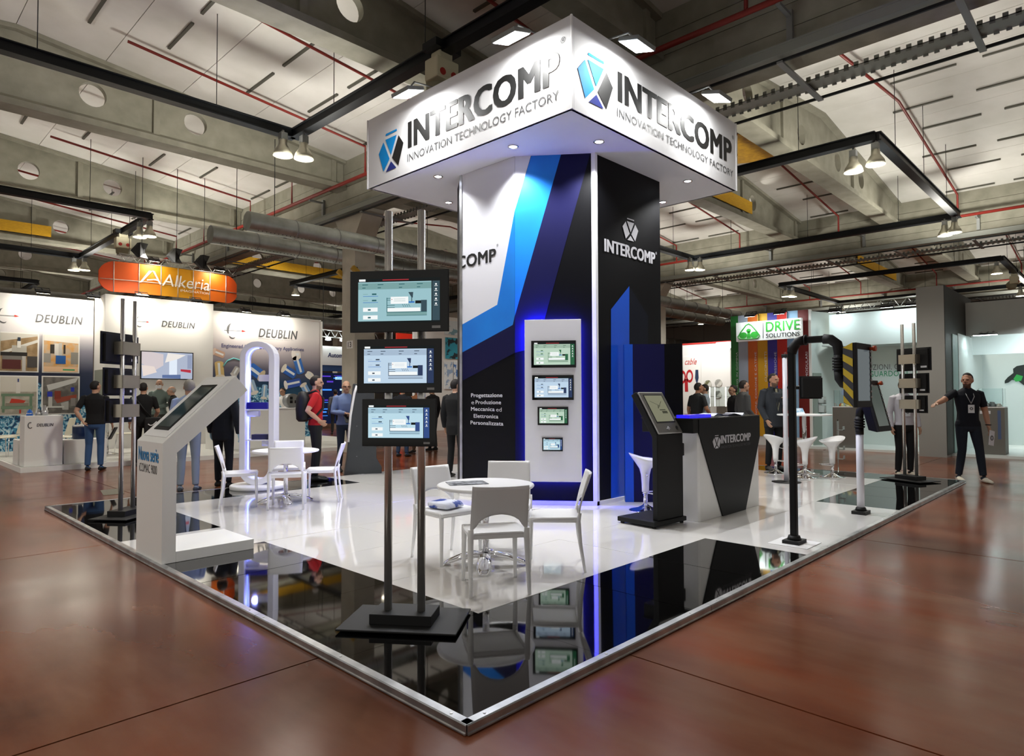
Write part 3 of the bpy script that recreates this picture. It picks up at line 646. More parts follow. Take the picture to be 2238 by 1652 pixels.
# ---------------------------------------------------------------- screens
def em(name, c, s=.9): return mat(name, '000000', .15, emit=c, es=s, spec=.3)
def ui_mesh(key, bg, bar, ink, side):
    """user-interface page drawn as flat pieces in a 1 x .6 frame centred on 0"""
    M = [em('ui_bg_'+key, bg, .85), em('ui_bar_'+key, bar, .8), em('ui_ink_'+key, ink, .7), em('ui_side_'+key, side, .8), em('ui_white', 'F4F8F8', .9), em('ui_dark', '0C1416', .8), em('ui_blue', '2F74C8', .8), em('ui_red', 'B03038', .8)]
    mb = MB()
    def rc(x0, y0, x1, y1, m, z): mb.poly([(x0-.5, .3-y0, z), (x0-.5, .3-y1, z), (x1-.5, .3-y1, z), (x1-.5, .3-y0, z)], m)
    rc(0, 0, 1, .6, 5, 0); rc(.0, .045, .895, .575, 0, .0004); rc(.0, .058, .895, .145, 1, .0006); rc(.905, .045, .995, .575, 3, .0004)
    rc(.01, .005, .09, .035, 4, .0006); rc(.3, .012, .62, .026, 7, .0005)
    for k, yy in enumerate((.09, .155, .22, .285, .35)):
        mb.add([(.95-.5+.012*math.cos(a*PI/4), .3-yy+.012*math.sin(a*PI/4), .0006) for a in range(8)], [tuple(range(8))], 4); rc(.93, yy+.02, .97, yy+.026, 4, .0006)
    for k, x in enumerate((.05, .24, .5, .72)): rc(x, .075, x+.07, .085, 2, .0008); rc(x, .118, x+.04, .128, 2, .0008); rc(x+.06, .118, x+.1, .126, 1, .0008)
    for yy in (.215, .3): rc(.17, yy-.016, .225, yy+.004, 2, .0008); rc(.06, yy+.018, .245, yy+.024, 6, .0008); rc(.06, yy-.01, .12, yy-.004, 1, .0008)
    for yy in (.42, .525): rc(.06, yy-.03, .24, yy+.025, 4, .0006); rc(.12, yy-.01, .155, yy+.01, 2, .0008)
    # machine drawing
    rc(.35, .46, .84, .505, 1, .0006); rc(.35, .452, .84, .46, 2, .0008); rc(.35, .5, .84, .506, 2, .0008); rc(.35, .26, .358, .46, 2, .0008)
    for yy in (.265, .29, .36, .39): rc(.358, yy, .45 if yy > .3 else .4, yy+.007, 2, .0008)
    rc(.77, .3, .84, .455, 3, .0008); rc(.70, .305, .77, .345, 5, .0008); rc(.62, .315, .69, .335, 6, .0008)
    mb.poly([(.615-.5, .3-.19, .0008), (.655-.5, .3-.265, .0008), (.67-.5, .3-.265, .0008), (.675-.5, .3-.19, .0008)], 3); rc(.652, .26, .662, .32, 3, .0008)
    rc(.4, .25, .615, .345, 4, .001); rc(.41, .28, .42, .29, 7, .0012); rc(.44, .28, .58, .284, 1, .0012); rc(.44, .305, .58, .309, 1, .0012)
    rc(.36, .4, .76, .45, 4, .0006)
    for k in range(4):
        x = .54+.025*k; mb.poly([(x-.5, .3-.35, .0008), (x+.02-.5, .3-.39, .0008), (x+.025-.5, .3-.39, .0008), (x+.005-.5, .3-.35, .0008)], 2)
    me = mb.mesh('screen_page'); [me.materials.append(x) for x in M]; return me
UI = {'teal': ui_mesh('teal', '9DC6CE', '7FA9A9', '2D6A70', '39505A'), 'blue': ui_mesh('blue', 'C3DAEE', 'AFC4DA', '3D4C60', '2C3C60'), 'sky': ui_mesh('sky', 'BFE0EE', 'A9CBDC', '465C70', '34508C'), 'green': ui_mesh('green', 'BFD8C4', 'A5C0AC', '2E6E4A', '2E6A48')}
def monitor(parent, M, w, h, key, badge=True, depth=.05, scr=(.085, .085, .13, .15), nm='monitor'):
    """panel computer, face towards +z of M; scr = border fractions left,right (of w) top,bottom (of h)"""
    o = MB().obox(Matrix.Translation((0, 0, -depth*.6)), (w*.9, h*.86, depth*.8)).obox(Matrix.Translation((0, 0, -.006)), (w, h, .012)).build(nm, BMATTE, parent, .002)
    o.matrix_local = M
    MB().obox(Matrix.Translation((0, 0, .0005)), (w*.985, h*.975, .001)).build('front_glass', BGLASS, o)
    if key:
        x0, x1 = -w/2+w*scr[0], w/2-w*scr[1]; y1, y0 = h/2-h*scr[2], -h/2+h*scr[3]
        s = bpy.data.objects.new('screen', UI[key]); link(s, o); s.location = ((x0+x1)/2, (y0+y1)/2, .0018); s.scale = (x1-x0, (y1-y0)/.6, 1)
    if badge:
        MB().obox(Matrix.Translation((w*.375, -h*.425, .0016)), (w*.085, h*.042, .0012)).build('badge', mat('badge_grey', '8A8A8A', .4, .6), o)
    return o
# four small panel computers on the back-lit panel
for (x0, y0, x1, y1, key, lab) in ((1161, 745, 1259, 803, 'green', 'largest wall tablet, topmost on the backlit white panel'), (1163, 820, 1254, 874, 'blue', 'second wall tablet from the top of the backlit panel'),
                                   (1175, 889, 1242, 929, 'green', 'third wall tablet from the top of the backlit panel'), (1185, 956, 1230, 986, 'sky', 'smallest wall tablet, lowest on the backlit panel')):
    p = (panel_px(x0, y0), panel_px(x1, y1)); u0 = -(p[0]-Vector((*A, 0))).dot(tAB); u1 = -(p[1]-Vector((*A, 0))).dot(tAB)
    cuv = ((u0+u1)/2, (p[0].z+p[1].z)/2); w, h = u1-u0, p[0].z-p[1].z
    Mw = Matrix.Translation(TO)@Mab@Matrix.Translation((*cuv, .115))
    t = thing('wall_tablet', lab, 'tablet', Mw.translation); t.matrix_world = Mw
    monitor(t, Matrix.Identity(4), w, h, key, False, .028, (.06, .03, .07, .07))
# ================================================================ monitor stands
def monitor_stand(loc_, face, lab, keys):
    """two steel poles on a black foot; screens face along +y of the local frame, bracket plates on the other side"""
    t = thing('monitor_stand', lab, 'monitor stand', (*loc_, ZP), face-PI/2, 'three-screen stands')
    MB().prism([(-.36, -.26, .012), (.36, -.26, .012), (.36, .2, .012), (-.36, .2, .012)], (0, 0, .012)).build('base_plate', BMATTE, t, .004)
    MB().box((-.19, -.12, .024), (.19, .1, .085)).build('base_block', BMATTE, t, .003)
    for sx in (-.104, .104): MB().cyl((sx, 0, .08), (sx, 0, 2.53), .0245, n=20).build('pole', STEEL, t)
    for k, (zc, w, h, key) in enumerate(keys):
        MB().box((-.15, -.04, zc-.075), (.15, -.03, zc+.075)).box((-.15, -.04, zc-.075), (-.14, .07, zc+.075)).box((.14, -.04, zc-.075), (.15, .07, zc+.075)).box((-.1, .04, zc-.05), (.1, .07, zc+.05)).build('bracket', mat('bracket_steel', 'C4BDAC', .3, .9), t)
        M = Matrix(((-1, 0, 0, 0), (0, 0, 1, .125), (0, 1, 0, zc), (0, 0, 0, 1)))
        mo = monitor(t, M, w, h, key, True)
        MB().box((-w*.42, -h*.38, -.051), (-w*.25, -h*.3, -.0505)).build('type_label', mat('sticker_white', 'D8D8D8', .6), mo)
    return t
# front stand: solve the screen plane from the photograph
p1, p2 = GZ(848, 1362, ZP), GZ(921, 1365, ZP); mid = (p1+p2)/2
fdir = math.atan2(-.60, -.80)
nrm = np.array([math.cos(fdir), math.sin(fdir), 0]); pl = np.array([mid[0], mid[1], 1])+nrm*.125
ks = []
for (x0, y0, x1, y1, key) in ((774, 591, 990, 726, 'teal'), (789, 741, 974, 859, 'blue'), (798, 872, 960, 976, 'sky')):
    c = [GP(x, y, pl, nrm) for x, y in ((x0, y0), (x1, y0), (x1, y1), (x0, y1))]
    w = np.linalg.norm((c[1]+c[2]-c[0]-c[3])[:2])/2; h = (c[0][2]+c[1][2]-c[2][2]-c[3][2])/2; ks.append(((c[0][2]+c[2][2])/2-ZP, w, h, key))
monitor_stand(mid[:2], fdir, 'steel twin pole stand with three lit screens beside the round table, facing the front corner', ks)
kb = [(k[0], k[1], k[2], 'sky') for k in ks]
monitor_stand((.51, 6.49), R(128), 'steel twin pole stand seen from behind, next to the white angled kiosk', kb)
monitor_stand((10.17, .63), R(-26), 'steel twin pole stand seen from behind, in front of the man in navy', [(k[0], k[1], k[2], 'blue') for k in ks])

# ================================================================ white angled kiosk
kw = thing('angled_kiosk', 'white angled floor kiosk with a sloped black touchscreen reading Nuova serie', 'kiosk', (0.02, 3.78, ZP))
Y0, Y1 = 0., .66
prof = [(0, 0), (0, 1.0), (.60, 1.575), (.715, 1.445), (.112, .915), (.112, .115), (.0, .115)]
bd = MB().prism([(x, Y0, z) for x, z in [(0, .0), (0, 1.0), (.60, 1.575), (.715, 1.445), (.112, .915), (.112, .0)]], (0, Y1, 0)).build('body', WHITE, kw, .003)
MB().box((.113, Y0, 0), (.78, Y1, .09)).build('foot', WHITE, kw, .003)
sl = Vector((.60, 0, .575)).normalized(); nl = Vector((-sl.z, 0, sl.x))
Mk = frame((0, Y1, 1.0), (0, -1, 0), sl)  # u along -y, v up the slope
tf = MB().obox(Mk@Matrix.Translation((Y1/2, .42, .004)), (Y1-.1, .72, .008)).build('top_frame', WPLAS, kw, .003)
MB().obox(Mk@Matrix.Translation((Y1/2, .42, .010)), (.36, .57, .008)).build('bezel', BMATTE, tf, .003)
MB().obox(Mk@Matrix.Translation((Y1/2, .42, .0155)), (.31, .5, .003)).build('screen', mat('dark_screen', '2E3A38', .08, noise=('3A5560', 3, .4, .7)), tf)
Mf = frame((0, Y1, 0), (0, -1, 0), (0, 0, 1))
lt = MB(); text_fit(lt, 'Nuova serie', Mf, .05, .57, .83, .95, 0, .018); lt.build('lettering', mat('ink_cyan', '2E8FD0', .5), kw)
lt = MB(); text_fit(lt, 'iCOMAC 9000', Mf, .07, .53, .73, .805, 0, 0); lt.build('lettering', mat('ink_dark', '3A3A3C', .5), kw)

# ================================================================ black kiosk
kb_ = thing('black_kiosk', 'black metal floor kiosk with tilted grey framed touchscreen beside the counter', 'kiosk', (4.03, 1.575, ZP), R(-5))
MB().box((0, 0, .02), (.57, .5, .07)).build('base', BLACK, kb_, .008)
for (x, y) in ((.04, .04), (.53, .04), (.53, .46), (.04, .46)): MB().cyl((x, y, 0), (x, y, .025), .022, n=10).build('foot', BMATTE, kb_)
MB().prism([(.08, .02, .07), (.08, .02, .965), (.08, .30, 1.42), (.08, .36, 1.385), (.08, .085, .94), (.08, .085, .07)], (.46, 0, 0)).build('body', BLACK, kb_, .006)
sk = Vector((0, .28, .455)).normalized(); Mk2 = frame((.095, .02, .965), (1, 0, 0), sk)
fr = MB().obox(Mk2@Matrix.Translation((.215, .265, .012)), (.43, .52, .024)).build('screen_frame', mat('silver_frame', 'B4B4B2', .35, .7), kb_, .012)
MB().obox(Mk2@Matrix.Translation((.215, .265, .0245)), (.405, .495, .003)).build('face_plate', mat('face_grey', '57554F', .45), fr, .01)
MB().obox(Mk2@Matrix.Translation((.215, .31, .0265)), (.335, .355, .002)).build('bezel', BMATTE, fr)
MB().obox(Mk2@Matrix.Translation((.215, .31, .0285)), (.305, .325, .002)).build('screen', em('kiosk_screen', '9A9A80', .55), fr)
g = MB(); Mq = Mk2@Matrix.Translation((.06, .15, .030))
for (a, b, w_, h_, an) in ((.2, .21, .12, .006, 40), (.12, .22, .16, .004, -25), (.2, .14, .1, .012, 0), (.22, .11, .09, .03, 0), (.15, .18, .05, .01, 60)): g.obox(Mq@Matrix.Translation((a, b, 0))@Matrix.Rotation(R(an), 4, 'Z'), (w_, h_, .001))
g.build('screen_drawing', em('kiosk_ink', '5A5B4C', .4), fr)
g = MB(); Mq = Mk2@Matrix.Translation((.2, .06, .027)); 
for k in range(4): g.obox(Mq@Matrix.Translation((.012*k-.02, (k % 2)*.012, 0))@Matrix.Rotation(R(40*k), 4, 'Z'), (.035, .004, .002))
g.build('emblem', LW, fr); MB().cyl(Mk2@Vector((.35, .07, .026)), Mk2@Vector((.35, .07, .032)), .018, n=14).build('knob', BMATTE, fr)
MB().box((.54, .04, .72), (.60, .12, .86)).build('side_box', BMATTE, kb_, .01)

# ================================================================ reception counter
rc_ = thing('reception_counter', 'white reception counter with black V shaped INTERCOMP front', 'counter', (4.684, 1.408, ZP))
LX, DY, HZ = 1.536, .62, 1.133
bw = MB(); pts = [(0, .0, 0)]
foot = [(0.0, 0.02), (0.02, 0.0), (LX, 0.0), (LX, DY), (.12, DY), (.02, DY-.1)]
bw.prism([(x, y+.012, 0) for x, y in foot], (0, 0, HZ-.16)); bw.build('carcass', WHITE, rc_, .004)
MB().prism([(-.02, -.006, HZ-.014), (LX+.01, -.006, HZ-.014), (LX+.01, -.006, HZ-.27), (LX-.42, -.006, .0), (.52, -.006, .0), (.0, -.006, HZ-.19), (-.02, -.006, HZ-.17)], (0, .014, 0)).build('v_panel', BLACK, rc_)
MB().prism([(-.14, -.0, HZ-.16), (LX+.01, 0, HZ-.16), (LX+.01, 0, HZ-.012), (-.14, 0, HZ-.012)], (0, DY+.02, 0)).build('top_fascia', BLACK, rc_, .003)
MB().box((-.15, -.005, HZ-.011), (LX+.02, DY+.03, HZ)).build('worktop', mat('counter_top_black', '0A0A0B', .25), rc_)
Mc = frame((0, -.0065, 0), (1, 0, 0), (0, 0, 1))
def uvc(x, y): p = GY(x, y, 1.407); return p[0]-4.684, p[2]-ZP
lt = MB(); u0 = uvc(1557, 960)[0]; u1 = uvc(1573, 960)[0]; logo(lt, Mc, u0-.01, u1+.01, uvc(1564, 980)[1], uvc(1564, 951)[1])
u0 = uvc(1574, 955)[0]; u1 = uvc(1639, 950)[0]; text_fit(lt, 'INTERCOMP', Mc, u0, u1, uvc(1600, 966.5)[1], uvc(1600, 949)[1], 0, .03); lt.build('lettering', LW, rc_)
lt = MB(); text_fit(lt, 'INNOVATION TECHNOLOGY FACTORY', Mc, u0, u1, uvc(1600, 977)[1], uvc(1600, 971)[1]); lt.build('tagline', INKG, rc_)
# things lying on the counter
ZC = ZP+HZ
o = MB().box((0, 0, 0), (.5, .16, .035)).build('acrylic_block', mat('blue_acrylic', '4038E0', .1, trans=.6, emit='2A20C8', es=.5), bevel=.004); o.location = (4.56, 1.46, ZC+.001); tag(o, 'blue glowing acrylic block on the counter end', 'sign')
PAPER = mat('paper_white', 'E8ECF4', .6); PAPB = mat('paper_blue', '7C9AD4', .6, noise=('E4EAF4', 8, .4, .6))
for k, (x, y, a, w_, d_, lab, m) in enumerate([(5.3, 1.62, 12, .3, .21, 'open leaflet nearest the blue block on the counter', PAPER), (5.55, 1.72, -8, .3, .21, 'stacked leaflets in the middle of the counter', PAPB), (5.95, 1.6, 20, .32, .22, 'curled brochure at the far end of the counter', PAPER), (5.72, 1.55, -20, .21, .15, 'small dark flyer on the counter', mat('flyer', '3A3A44', .5))]):
    o = MB()
    for q in range(3): o.prism([(-w_/2, -d_/2, .004*q), (0, -d_/2, .004*q+.02*(q == 2)), (w_/2, -d_/2, .004*q), (w_/2, -d_/2, .004*q+.003), (0, -d_/2, .004*q+.003+.02*(q == 2)), (-w_/2, -d_/2, .004*q+.003)], (0, d_, 0))
    o = o.build('brochure', m); o.location = (x, y, ZC+.001); o.rotation_euler = (0, 0, R(a)); tag(o, lab, 'brochure', 'papers on the counter')

# ================================================================ tables and chairs
def round_table(x, y, h, r, lab, rz=0):
    t = thing('round_table', lab, 'table', (x, y, ZP), rz, 'round tables')
    MB().lathe([(r-.03, 0), (r-.008, .006), (r, .016), (r-.004, .028), (r-.02, .032)], (0, 0, h-.032), 48).build('tabletop', WPLAS, t)
    MB().lathe([(.09, 0), (.09, .012), (.03, .02)], (0, 0, h-.06), 16).cyl((0, 0, .06), (0, 0, h-.05), .028).build('column', CHROME, t)
    for k in range(4):
        a = PI/2*k+.4; c, s = math.cos(a), math.sin(a)
        q = MB(); ring = []
        for d, z, wd_, th in ((.0, .08, .04, .035), (.1, .09, .055, .03), (.2, .072, .062, .026), (.29, .04, .055, .02), (.345, .014, .035, .013)):
            ring.append((d, z, wd_, th))
        vs = []; fs = []; n = 8
        for d, z, wd_, th in ring:
            for j in range(n):
                b = 2*PI*j/n; off = math.cos(b)*wd_; vs.append((c*d-s*off, s*d+c*off, z+math.sin(b)*th))
        for i in range(len(ring)-1):
            for j in range(n): fs.append((i*n+j, i*n+(j+1) % n, (i+1)*n+(j+1) % n, (i+1)*n+j))
        fs += [tuple(range(n)), tuple(range((len(ring)-1)*n, len(ring)*n))]
        q.add(vs, fs, 0, True); q.build('foot', CHROME, t)
    return t
TH = .665
round_table(1.85, 1.82, TH, .40, 'white round cafe table in front of the tower holding a dark flyer', .35)
round_table(2.24, 6.02, .69, .42, 'white round cafe table beside the white LED arch', .8)
o = MB()
o.box((-.16, -.11, 0), (.16, .11, .004)); 
o = o.build('flyer', mat('flyer_dark', '33363C', .4, noise=('A0A4AA', 14, .45, .55))); o.location = (1.76, 1.95, ZP+TH+.001); o.rotation_euler = (0, 0, R(-30)); tag(o, 'dark printed flyer lying on the round table before the tower', 'flyer')
CHP = {}
def chair(x, y, face, lab, cushion=False):
    """moulded plastic chair; local +y is the direction the sitter faces"""
    if 'c' not in CHP:
        t = thing('plastic_chair', 'x', 'chair'); m = WPLAS
        # seat: curved shell
        s = MB(); nx, ny = 9, 8; vs = []; fs = []
        for i in range(ny):
            for j in range(nx):
                u = j/(nx-1)*2-1; v = i/(ny-1); wx = .205+.012*math.sin(v*PI); xx = u*wx; yy = -.19+v*.40
                zz = .43-.012*(1-u*u)*math.sin(v*PI*.9)-(.02*max(0, v-.8)/.2)-.004*abs(u)**4
                vs.append((xx, yy, zz))
        for i in range(ny-1):
            for j in range(nx-1): fs.append((i*nx+j, i*nx+j+1, (i+1)*nx+j+1, (i+1)*nx+j))
        s.add(vs, fs, 0, True); so = s.build('seat', m, t); md = so.modifiers.new('solid', 'SOLIDIFY'); md.thickness = .016; md.offset = -1
        ap = MB(); ap.box((-.2, -.19, .385), (.2, -.175, .428)).box((-.2, .185, .39), (.2, .2, .422)).box((-.208, -.18, .385), (-.192, .19, .425)).box((.192, -.18, .385), (.208, .19, .425)); ap.build('seat_rim', m, t, .006)
        # backrest: bowed panel with an arched opening at the bottom
        b = MB(); nx, nz = 13, 11; vs = []; fs = []
        for i in range(nz):
            for j in range(nx):
                u = j/(nx-1)*2-1; arch = .44+.125*max(0, 1-(u/.86)**2)**.5 if abs(u) < .86 else .44
                top = .765-.004*(1-u*u); z = arch+(top-arch)*i/(nz-1); hgt = (z-.43)/.33
                xx = u*(.205-.006*hgt); yy = -.19-.085*hgt**1.3-.028*(1-u*u)*min(1, hgt*1.3)
                vs.append((xx, yy, z))
        for i in range(nz-1):
            for j in range(nx-1): fs.append((i*nx+j, i*nx+j+1, (i+1)*nx+j+1, (i+1)*nx+j))
        b.add(vs, fs, 0, True); bo = b.build('backrest', m, t); md = bo.modifiers.new('solid', 'SOLIDIFY'); md.thickness = .014; md.offset = 0
        for sx in (-1, 1):
            MB().tube([(sx*.193, .185, .42), (sx*.196, .19, .25), (sx*.2, .195, .0)], [.021, .018, .013], 8, sx=.8).build('leg', m, t)
            MB().tube([(sx*.2, -.2, .46), (sx*.2, -.19, .40), (sx*.203, -.205, .22), (sx*.207, -.24, .0)], [.02, .022, .018, .013], 8, sx=.8).build('leg', m, t)
        CHP['c'] = t; o = t
    else: o = copy_tree(CHP['c'])
    o.location = (x, y, ZP); o.rotation_euler = (0, 0, face-PI/2); o['label'] = lab; o['group'] = 'white cafe chairs'
    return o
def chair_rear(a, b, toward, lab):
    """place by the two rear feet (x,y) and a point it faces"""
    a = np.array(a); b = np.array(b); m = (a+b)/2; e = b-a; n = np.array([-e[1], e[0]]); n /= np.linalg.norm(n)
    if n@(np.array(toward)-m) < 0: n = -n
    c = m+n*.24; return chair(c[0], c[1], math.atan2(n[1], n[0]), lab)
chair_rear((1.16, 1.27), (1.53, 1.02), (1.85, 1.82), 'white plastic chair with its back to the front corner, pushed to the round table')
chair_rear((2.24, 1.10), (2.54, 1.36), (1.85, 1.82), 'white plastic chair at the round table on the side of the black border')
chair_rear((1.58, 2.48), (2.03, 2.44), (1.85, 1.82), 'white plastic chair with a printed bag on its seat')
chair_rear((2.42, 2.43), (2.72, 2.08), (1.85, 1.82), 'white plastic chair between the round table and the backlit panel')
T2 = np.array([2.24, 6.02])
chair_rear((1.62, 6.55), (1.43, 6.15), T2, 'white plastic chair beside the white LED arch, seen from its side')
chair_rear((1.78, 5.60), (2.15, 5.36), T2, 'white plastic chair at the table near the LED arch, its back to the platform edge')
chair_rear((2.72, 5.52), (2.98, 5.86), T2, 'white plastic chair at the LED arch table, turned towards the arch')
chair_rear((2.75, 6.50), (2.4, 6.68), T2, 'white plastic chair on the far side of the LED arch table')
bag = MB().prism([(-.13, -.1, 0), (.13, -.1, 0), (.11, -.06, .05), (-.1, -.06, .045)], (0, .22, 0)).build('printed_bag', mat('bag_print', 'D8DCEA', .5, noise=('2A48A0', 9, .52, .6)), bevel=.02); bag.location = (1.80, 2.24, ZP+.432); bag.rotation_euler = (0, 0, R(10)); tag(bag, 'blue and white printed plastic bag lying on a chair seat', 'bag')

# bar stools
STP = {}
def stool(x, y, face, lab):
    if 's' not in STP:
        t = thing('bar_stool', 'x', 'stool'); n = 28; K = []
        # shell: one continuous bowl on a tapering stem, rim raised at the back
        prof = [(.045, .24), (.047, .34), (.055, .46), (.075, .54), (.13, .60), (.19, .645), (.205, .67), (.195, .672), (.165, .66), (.10, .638), (.03, .632)]
        vs = []; fs = []
        for r_, z in prof:
            for j in range(n):
                a = 2*PI*j/n; c, s = math.cos(a), math.sin(a); k = max(0, (r_-.09)/.115); lift = k*(.075*max(0, -s)**1.2-.02*max(0, s))
                vs.append((c*r_*1.02, s*r_*.96, z+lift))
        for i in range(len(prof)-1):
            for j in range(n): fs.append((i*n+j, i*n+(j+1) % n, (i+1)*n+(j+1) % n, (i+1)*n+j))
        fs += [tuple(range(n)), tuple(range((len(prof)-1)*n, len(prof)*n))]
        MB().add(vs, fs, 0, True).build('seat_shell', WGLOSS, t)
        MB().lathe([(.2, 0), (.2, .006), (.17, .014), (.1, .03), (.05, .06), (.03, .075)], n=28).build('base', CHROME, t)
        MB().cyl((0, 0, .06), (0, 0, .27), .026).build('gas_lift', CHROME, t)
        MB().tube([(.03, 0, .235), (.1, .06, .23), (.13, .15, .23), (0, .2, .23), (-.13, .15, .23), (-.1, .06, .23), (-.03, 0, .235)], .009, 8).cyl((0, 0, .215), (0, 0, .25), .034).build('footrest', CHROME, t)
        MB().tube([(.05, 0, .5), (.12, 0, .485), (.2, 0, .47)], .006, 6).build('lever', CHROME, t)
        STP['s'] = t; o = t
    else: o = copy_tree(STP['s'])
    o.location = (x, y, ZP); o.rotation_euler = (0, 0, face-PI/2); o['label'] = lab; o['group'] = 'white bar stools'
sp = GZ(1411, 1115, ZP); stool(sp[0], sp[1], R(-50), 'white moulded bar stool behind the black kiosk')
[o for o in bpy.data.objects if o.get('label') == 'white moulded bar stool behind the black kiosk'][0].scale = (1, 1, .93)
stool(9.72, 2.62, R(-20), 'white moulded bar stool nearest the man in grey suit')
stool(9.40, 2.0, R(120), 'white moulded bar stool on the camera side of the high table')
stool(9.80, 1.70, R(150), 'white moulded bar stool under the acrylic brochure tower')
# high table
ht = thing('high_table', 'tall white round bar table with chrome foot between the bar stools', 'table', (10.0, 2.22, ZP))
MB().lathe([(.44, 0), (.45, .012), (.445, .025)], (0, 0, 1.02), 32).build('tabletop', WPLAS, ht); MB().cyl((0, 0, .02), (0, 0, 1.02), .035).build('column', CHROME, ht); MB().lathe([(.24, 0), (.24, .01), (.12, .03), (.045, .07)], n=28).build('base', CHROME, ht)
bt = thing('brochure_tower', 'clear acrylic brochure tower standing on the high table', 'brochure holder', (10.2, 1.98, ZP+1.046))
for k in range(2):
    MB().box((-.05, -.05, .02+.16*k), (.05, .05, .03+.16*k)).box((-.05, .045, .02+.16*k), (.05, .05, .18+.16*k)).box((-.05, -.05, .02+.16*k), (-.045, .05, .15+.16*k)).box((.045, -.05, .02+.16*k), (.05, .05, .15+.16*k)).box((-.05, -.05, .02+.16*k), (.05, -.046, .09+.16*k)).build('tray', ACRYL, bt)
MB().box((-.06, -.06, 0), (.06, .06, .012)).build('base', GLASS, bt)
bt2 = thing('brochure_tower', 'clear acrylic brochure rack standing on the floor behind the bar stools', 'brochure holder', (10.42, 1.75, ZP))
for k in range(4):
    zz = .25+.17*k; MB().box((-.05, .045, zz), (.05, .05, zz+.16)).box((-.05, -.05, zz), (.05, -.046, zz+.07)).box((-.05, -.05, zz), (.05, .05, zz+.008)).build('tray', ACRYL, bt2)
MB().box((-.06, -.06, 0), (.06, .06, .012)).cyl((0, .05, 0), (0, .05, .95), .008, n=8).build('base', GLASS, bt2)
o = MB().prism([(-.11, -.06, 0), (.11, -.06, 0), (.11, .04, .1), (-.11, .04, .1)], (0, .006, .004)).prism([(-.11, .04, .1), (.11, .04, .1), (.11, .09, 0), (-.11, .09, 0)], (0, .006, .004)).build('table_card', mat('card_blue', '6FA8CF', .5, noise=('E4EEF4', 7, .45, .55)))
o.location = (9.86, 2.28, ZP+1.046); o.rotation_euler = (0, 0, R(-45)); tag(o, 'light blue folded card standing on the high table', 'card')

# ================================================================ operator panels on arms
def flange(m, x=0, y=0): m.obox(Matrix.Translation((x, y, .018)), (.2, .15, .036)); m.cyl((x, y, .03), (x, y, .075), .065, .05, n=16)
STRM = mat('stripe_yellow', 'CDB22E', .45); STRK = mat('stripe_grey', '3A3C42', .45)
def op_panel(parent, M, w, h, d, striped, bright):
    """deep operator panel: face +z"""
    o = MB().obox(Matrix.Translation((0, 0, -.015)), (w, h, .03)).build('panel_frame', BMATTE, parent, .004); o.matrix_local = M
    b = MB(); v = [(-w/2, h/2, -.03), (w/2, h/2, -.03), (w/2, -h/2, -.03), (-w/2, -h/2, -.03)]
    b.add(v+[(p[0]*.86, p[1]*.86, -.03-d) for p in v], [(3,2,1,0), (4,5,6,7), (0,1,5,4), (1,2,6,5), (2,3,7,6), (3,0,4,7)]); b.build('housing', BLACK if not striped else STRK, o)
    if striped:
        for sx in (-1, 1):
            s = MB(); n = 4; e = .004
            for k in range(n+1):
                y0 = -h/2+(k-.5)*h/n; 
                a0, a1 = y0, y0+h/n*.5
                def P_(y, q): y = max(-h/2, min(h/2, y)); return (sx*(w/2*(1-.14*q)+e), y*(1-.14*q), -.03-d*q)
                if a1 < -h/2: continue
                s.poly([P_(a0, .0), P_(a1, .0), P_(a1+h/n*.55, 1), P_(a0+h/n*.55, 1)])
            s.build('hazard_stripes', STRM, o)
    MB().obox(Matrix.Translation((-w*.04, 0, .001)), (w*.78, h*.8, .002)).build('screen', bright, o)
    s = MB()
    for k in range(9): s.cyl((w*.42, h*(.38-.09*k), 0), (w*.42, h*(.38-.09*k), .012), .011, n=10)
    s.build('buttons', mat('button_grey', 'B4B8BA', .4), o)['kind'] = 'stuff'
    MB().cyl((w*.42, h*.43, 0), (w*.42, h*.43, .03), .014, n=12).cyl((w*.42, h*.43, .025), (w*.42, h*.43, .05), .024, n=14).build('stop_button', mat('stop_orange', 'B8481C', .4), o)
    return o
SCRA = em('panel_screen_grey', '7C8A90', .32); SCRB = em('panel_screen_olive', '76827A', .3)
# black gantry pole
bp_ = thing('panel_gantry', 'black pole with a bent arm holding a yellow striped operator panel', 'panel stand', (4.37, .29, ZP))
m = MB(); flange(m); m.build('floor_flange', BMATTE, bp_)
MB().box((-.18, -.18, .001), (.18, .18, .006)).build('base_sheet', WPLAS, bp_)
m = MB(); m.obox(Matrix.Translation((0, 0, .95)), (.062, .062, 1.78)); m.build('pole', BLACK, bp_, .012)
def sweep_sq(path, w, d, name, parent, m_):
    return MB().tube(path, w/2*1.25, 4, 0, up=(1, 1, 0)).build(name, m_, parent, .01)
ar = [(0, 0, 1.78), (0, -.02, 1.83), (0, -.06, 1.88), (0, -.12, 1.893)]
MB().tube(ar, .044, 12).build('elbow', BMATTE, bp_); MB().cyl((0, -.125, 1.893), (0, -.14, 1.893), .05, n=16).build('collar', BMATTE, bp_)
MB().obox(Matrix.Translation((0, -.215, 1.893)), (.055, .2, .062)).build('arm', BLACK, bp_, .012)
MB().tube([(0, -.29, 1.893), (0, -.35, 1.885), (0, -.405, 1.84), (0, -.42, 1.76), (0, -.42, 1.70)], .045, 12).build('elbow', BMATTE, bp_)
m = MB()
for k in range(5): m.cyl((0, -.42, 1.72-.025*k), (0, -.42, 1.705-.025*k), .058, n=18)
m.cyl((0, -.42, 1.74), (0, -.42, 1.58), .045); m.build('bellows_joint', BMATTE, bp_)
MB().tube([(0, -.42, 1.60), (.0, -.425, 1.53), (.0, -.45, 1.49), (.0, -.50, 1.475)], .048, 12).build('panel_neck', BMATTE, bp_)
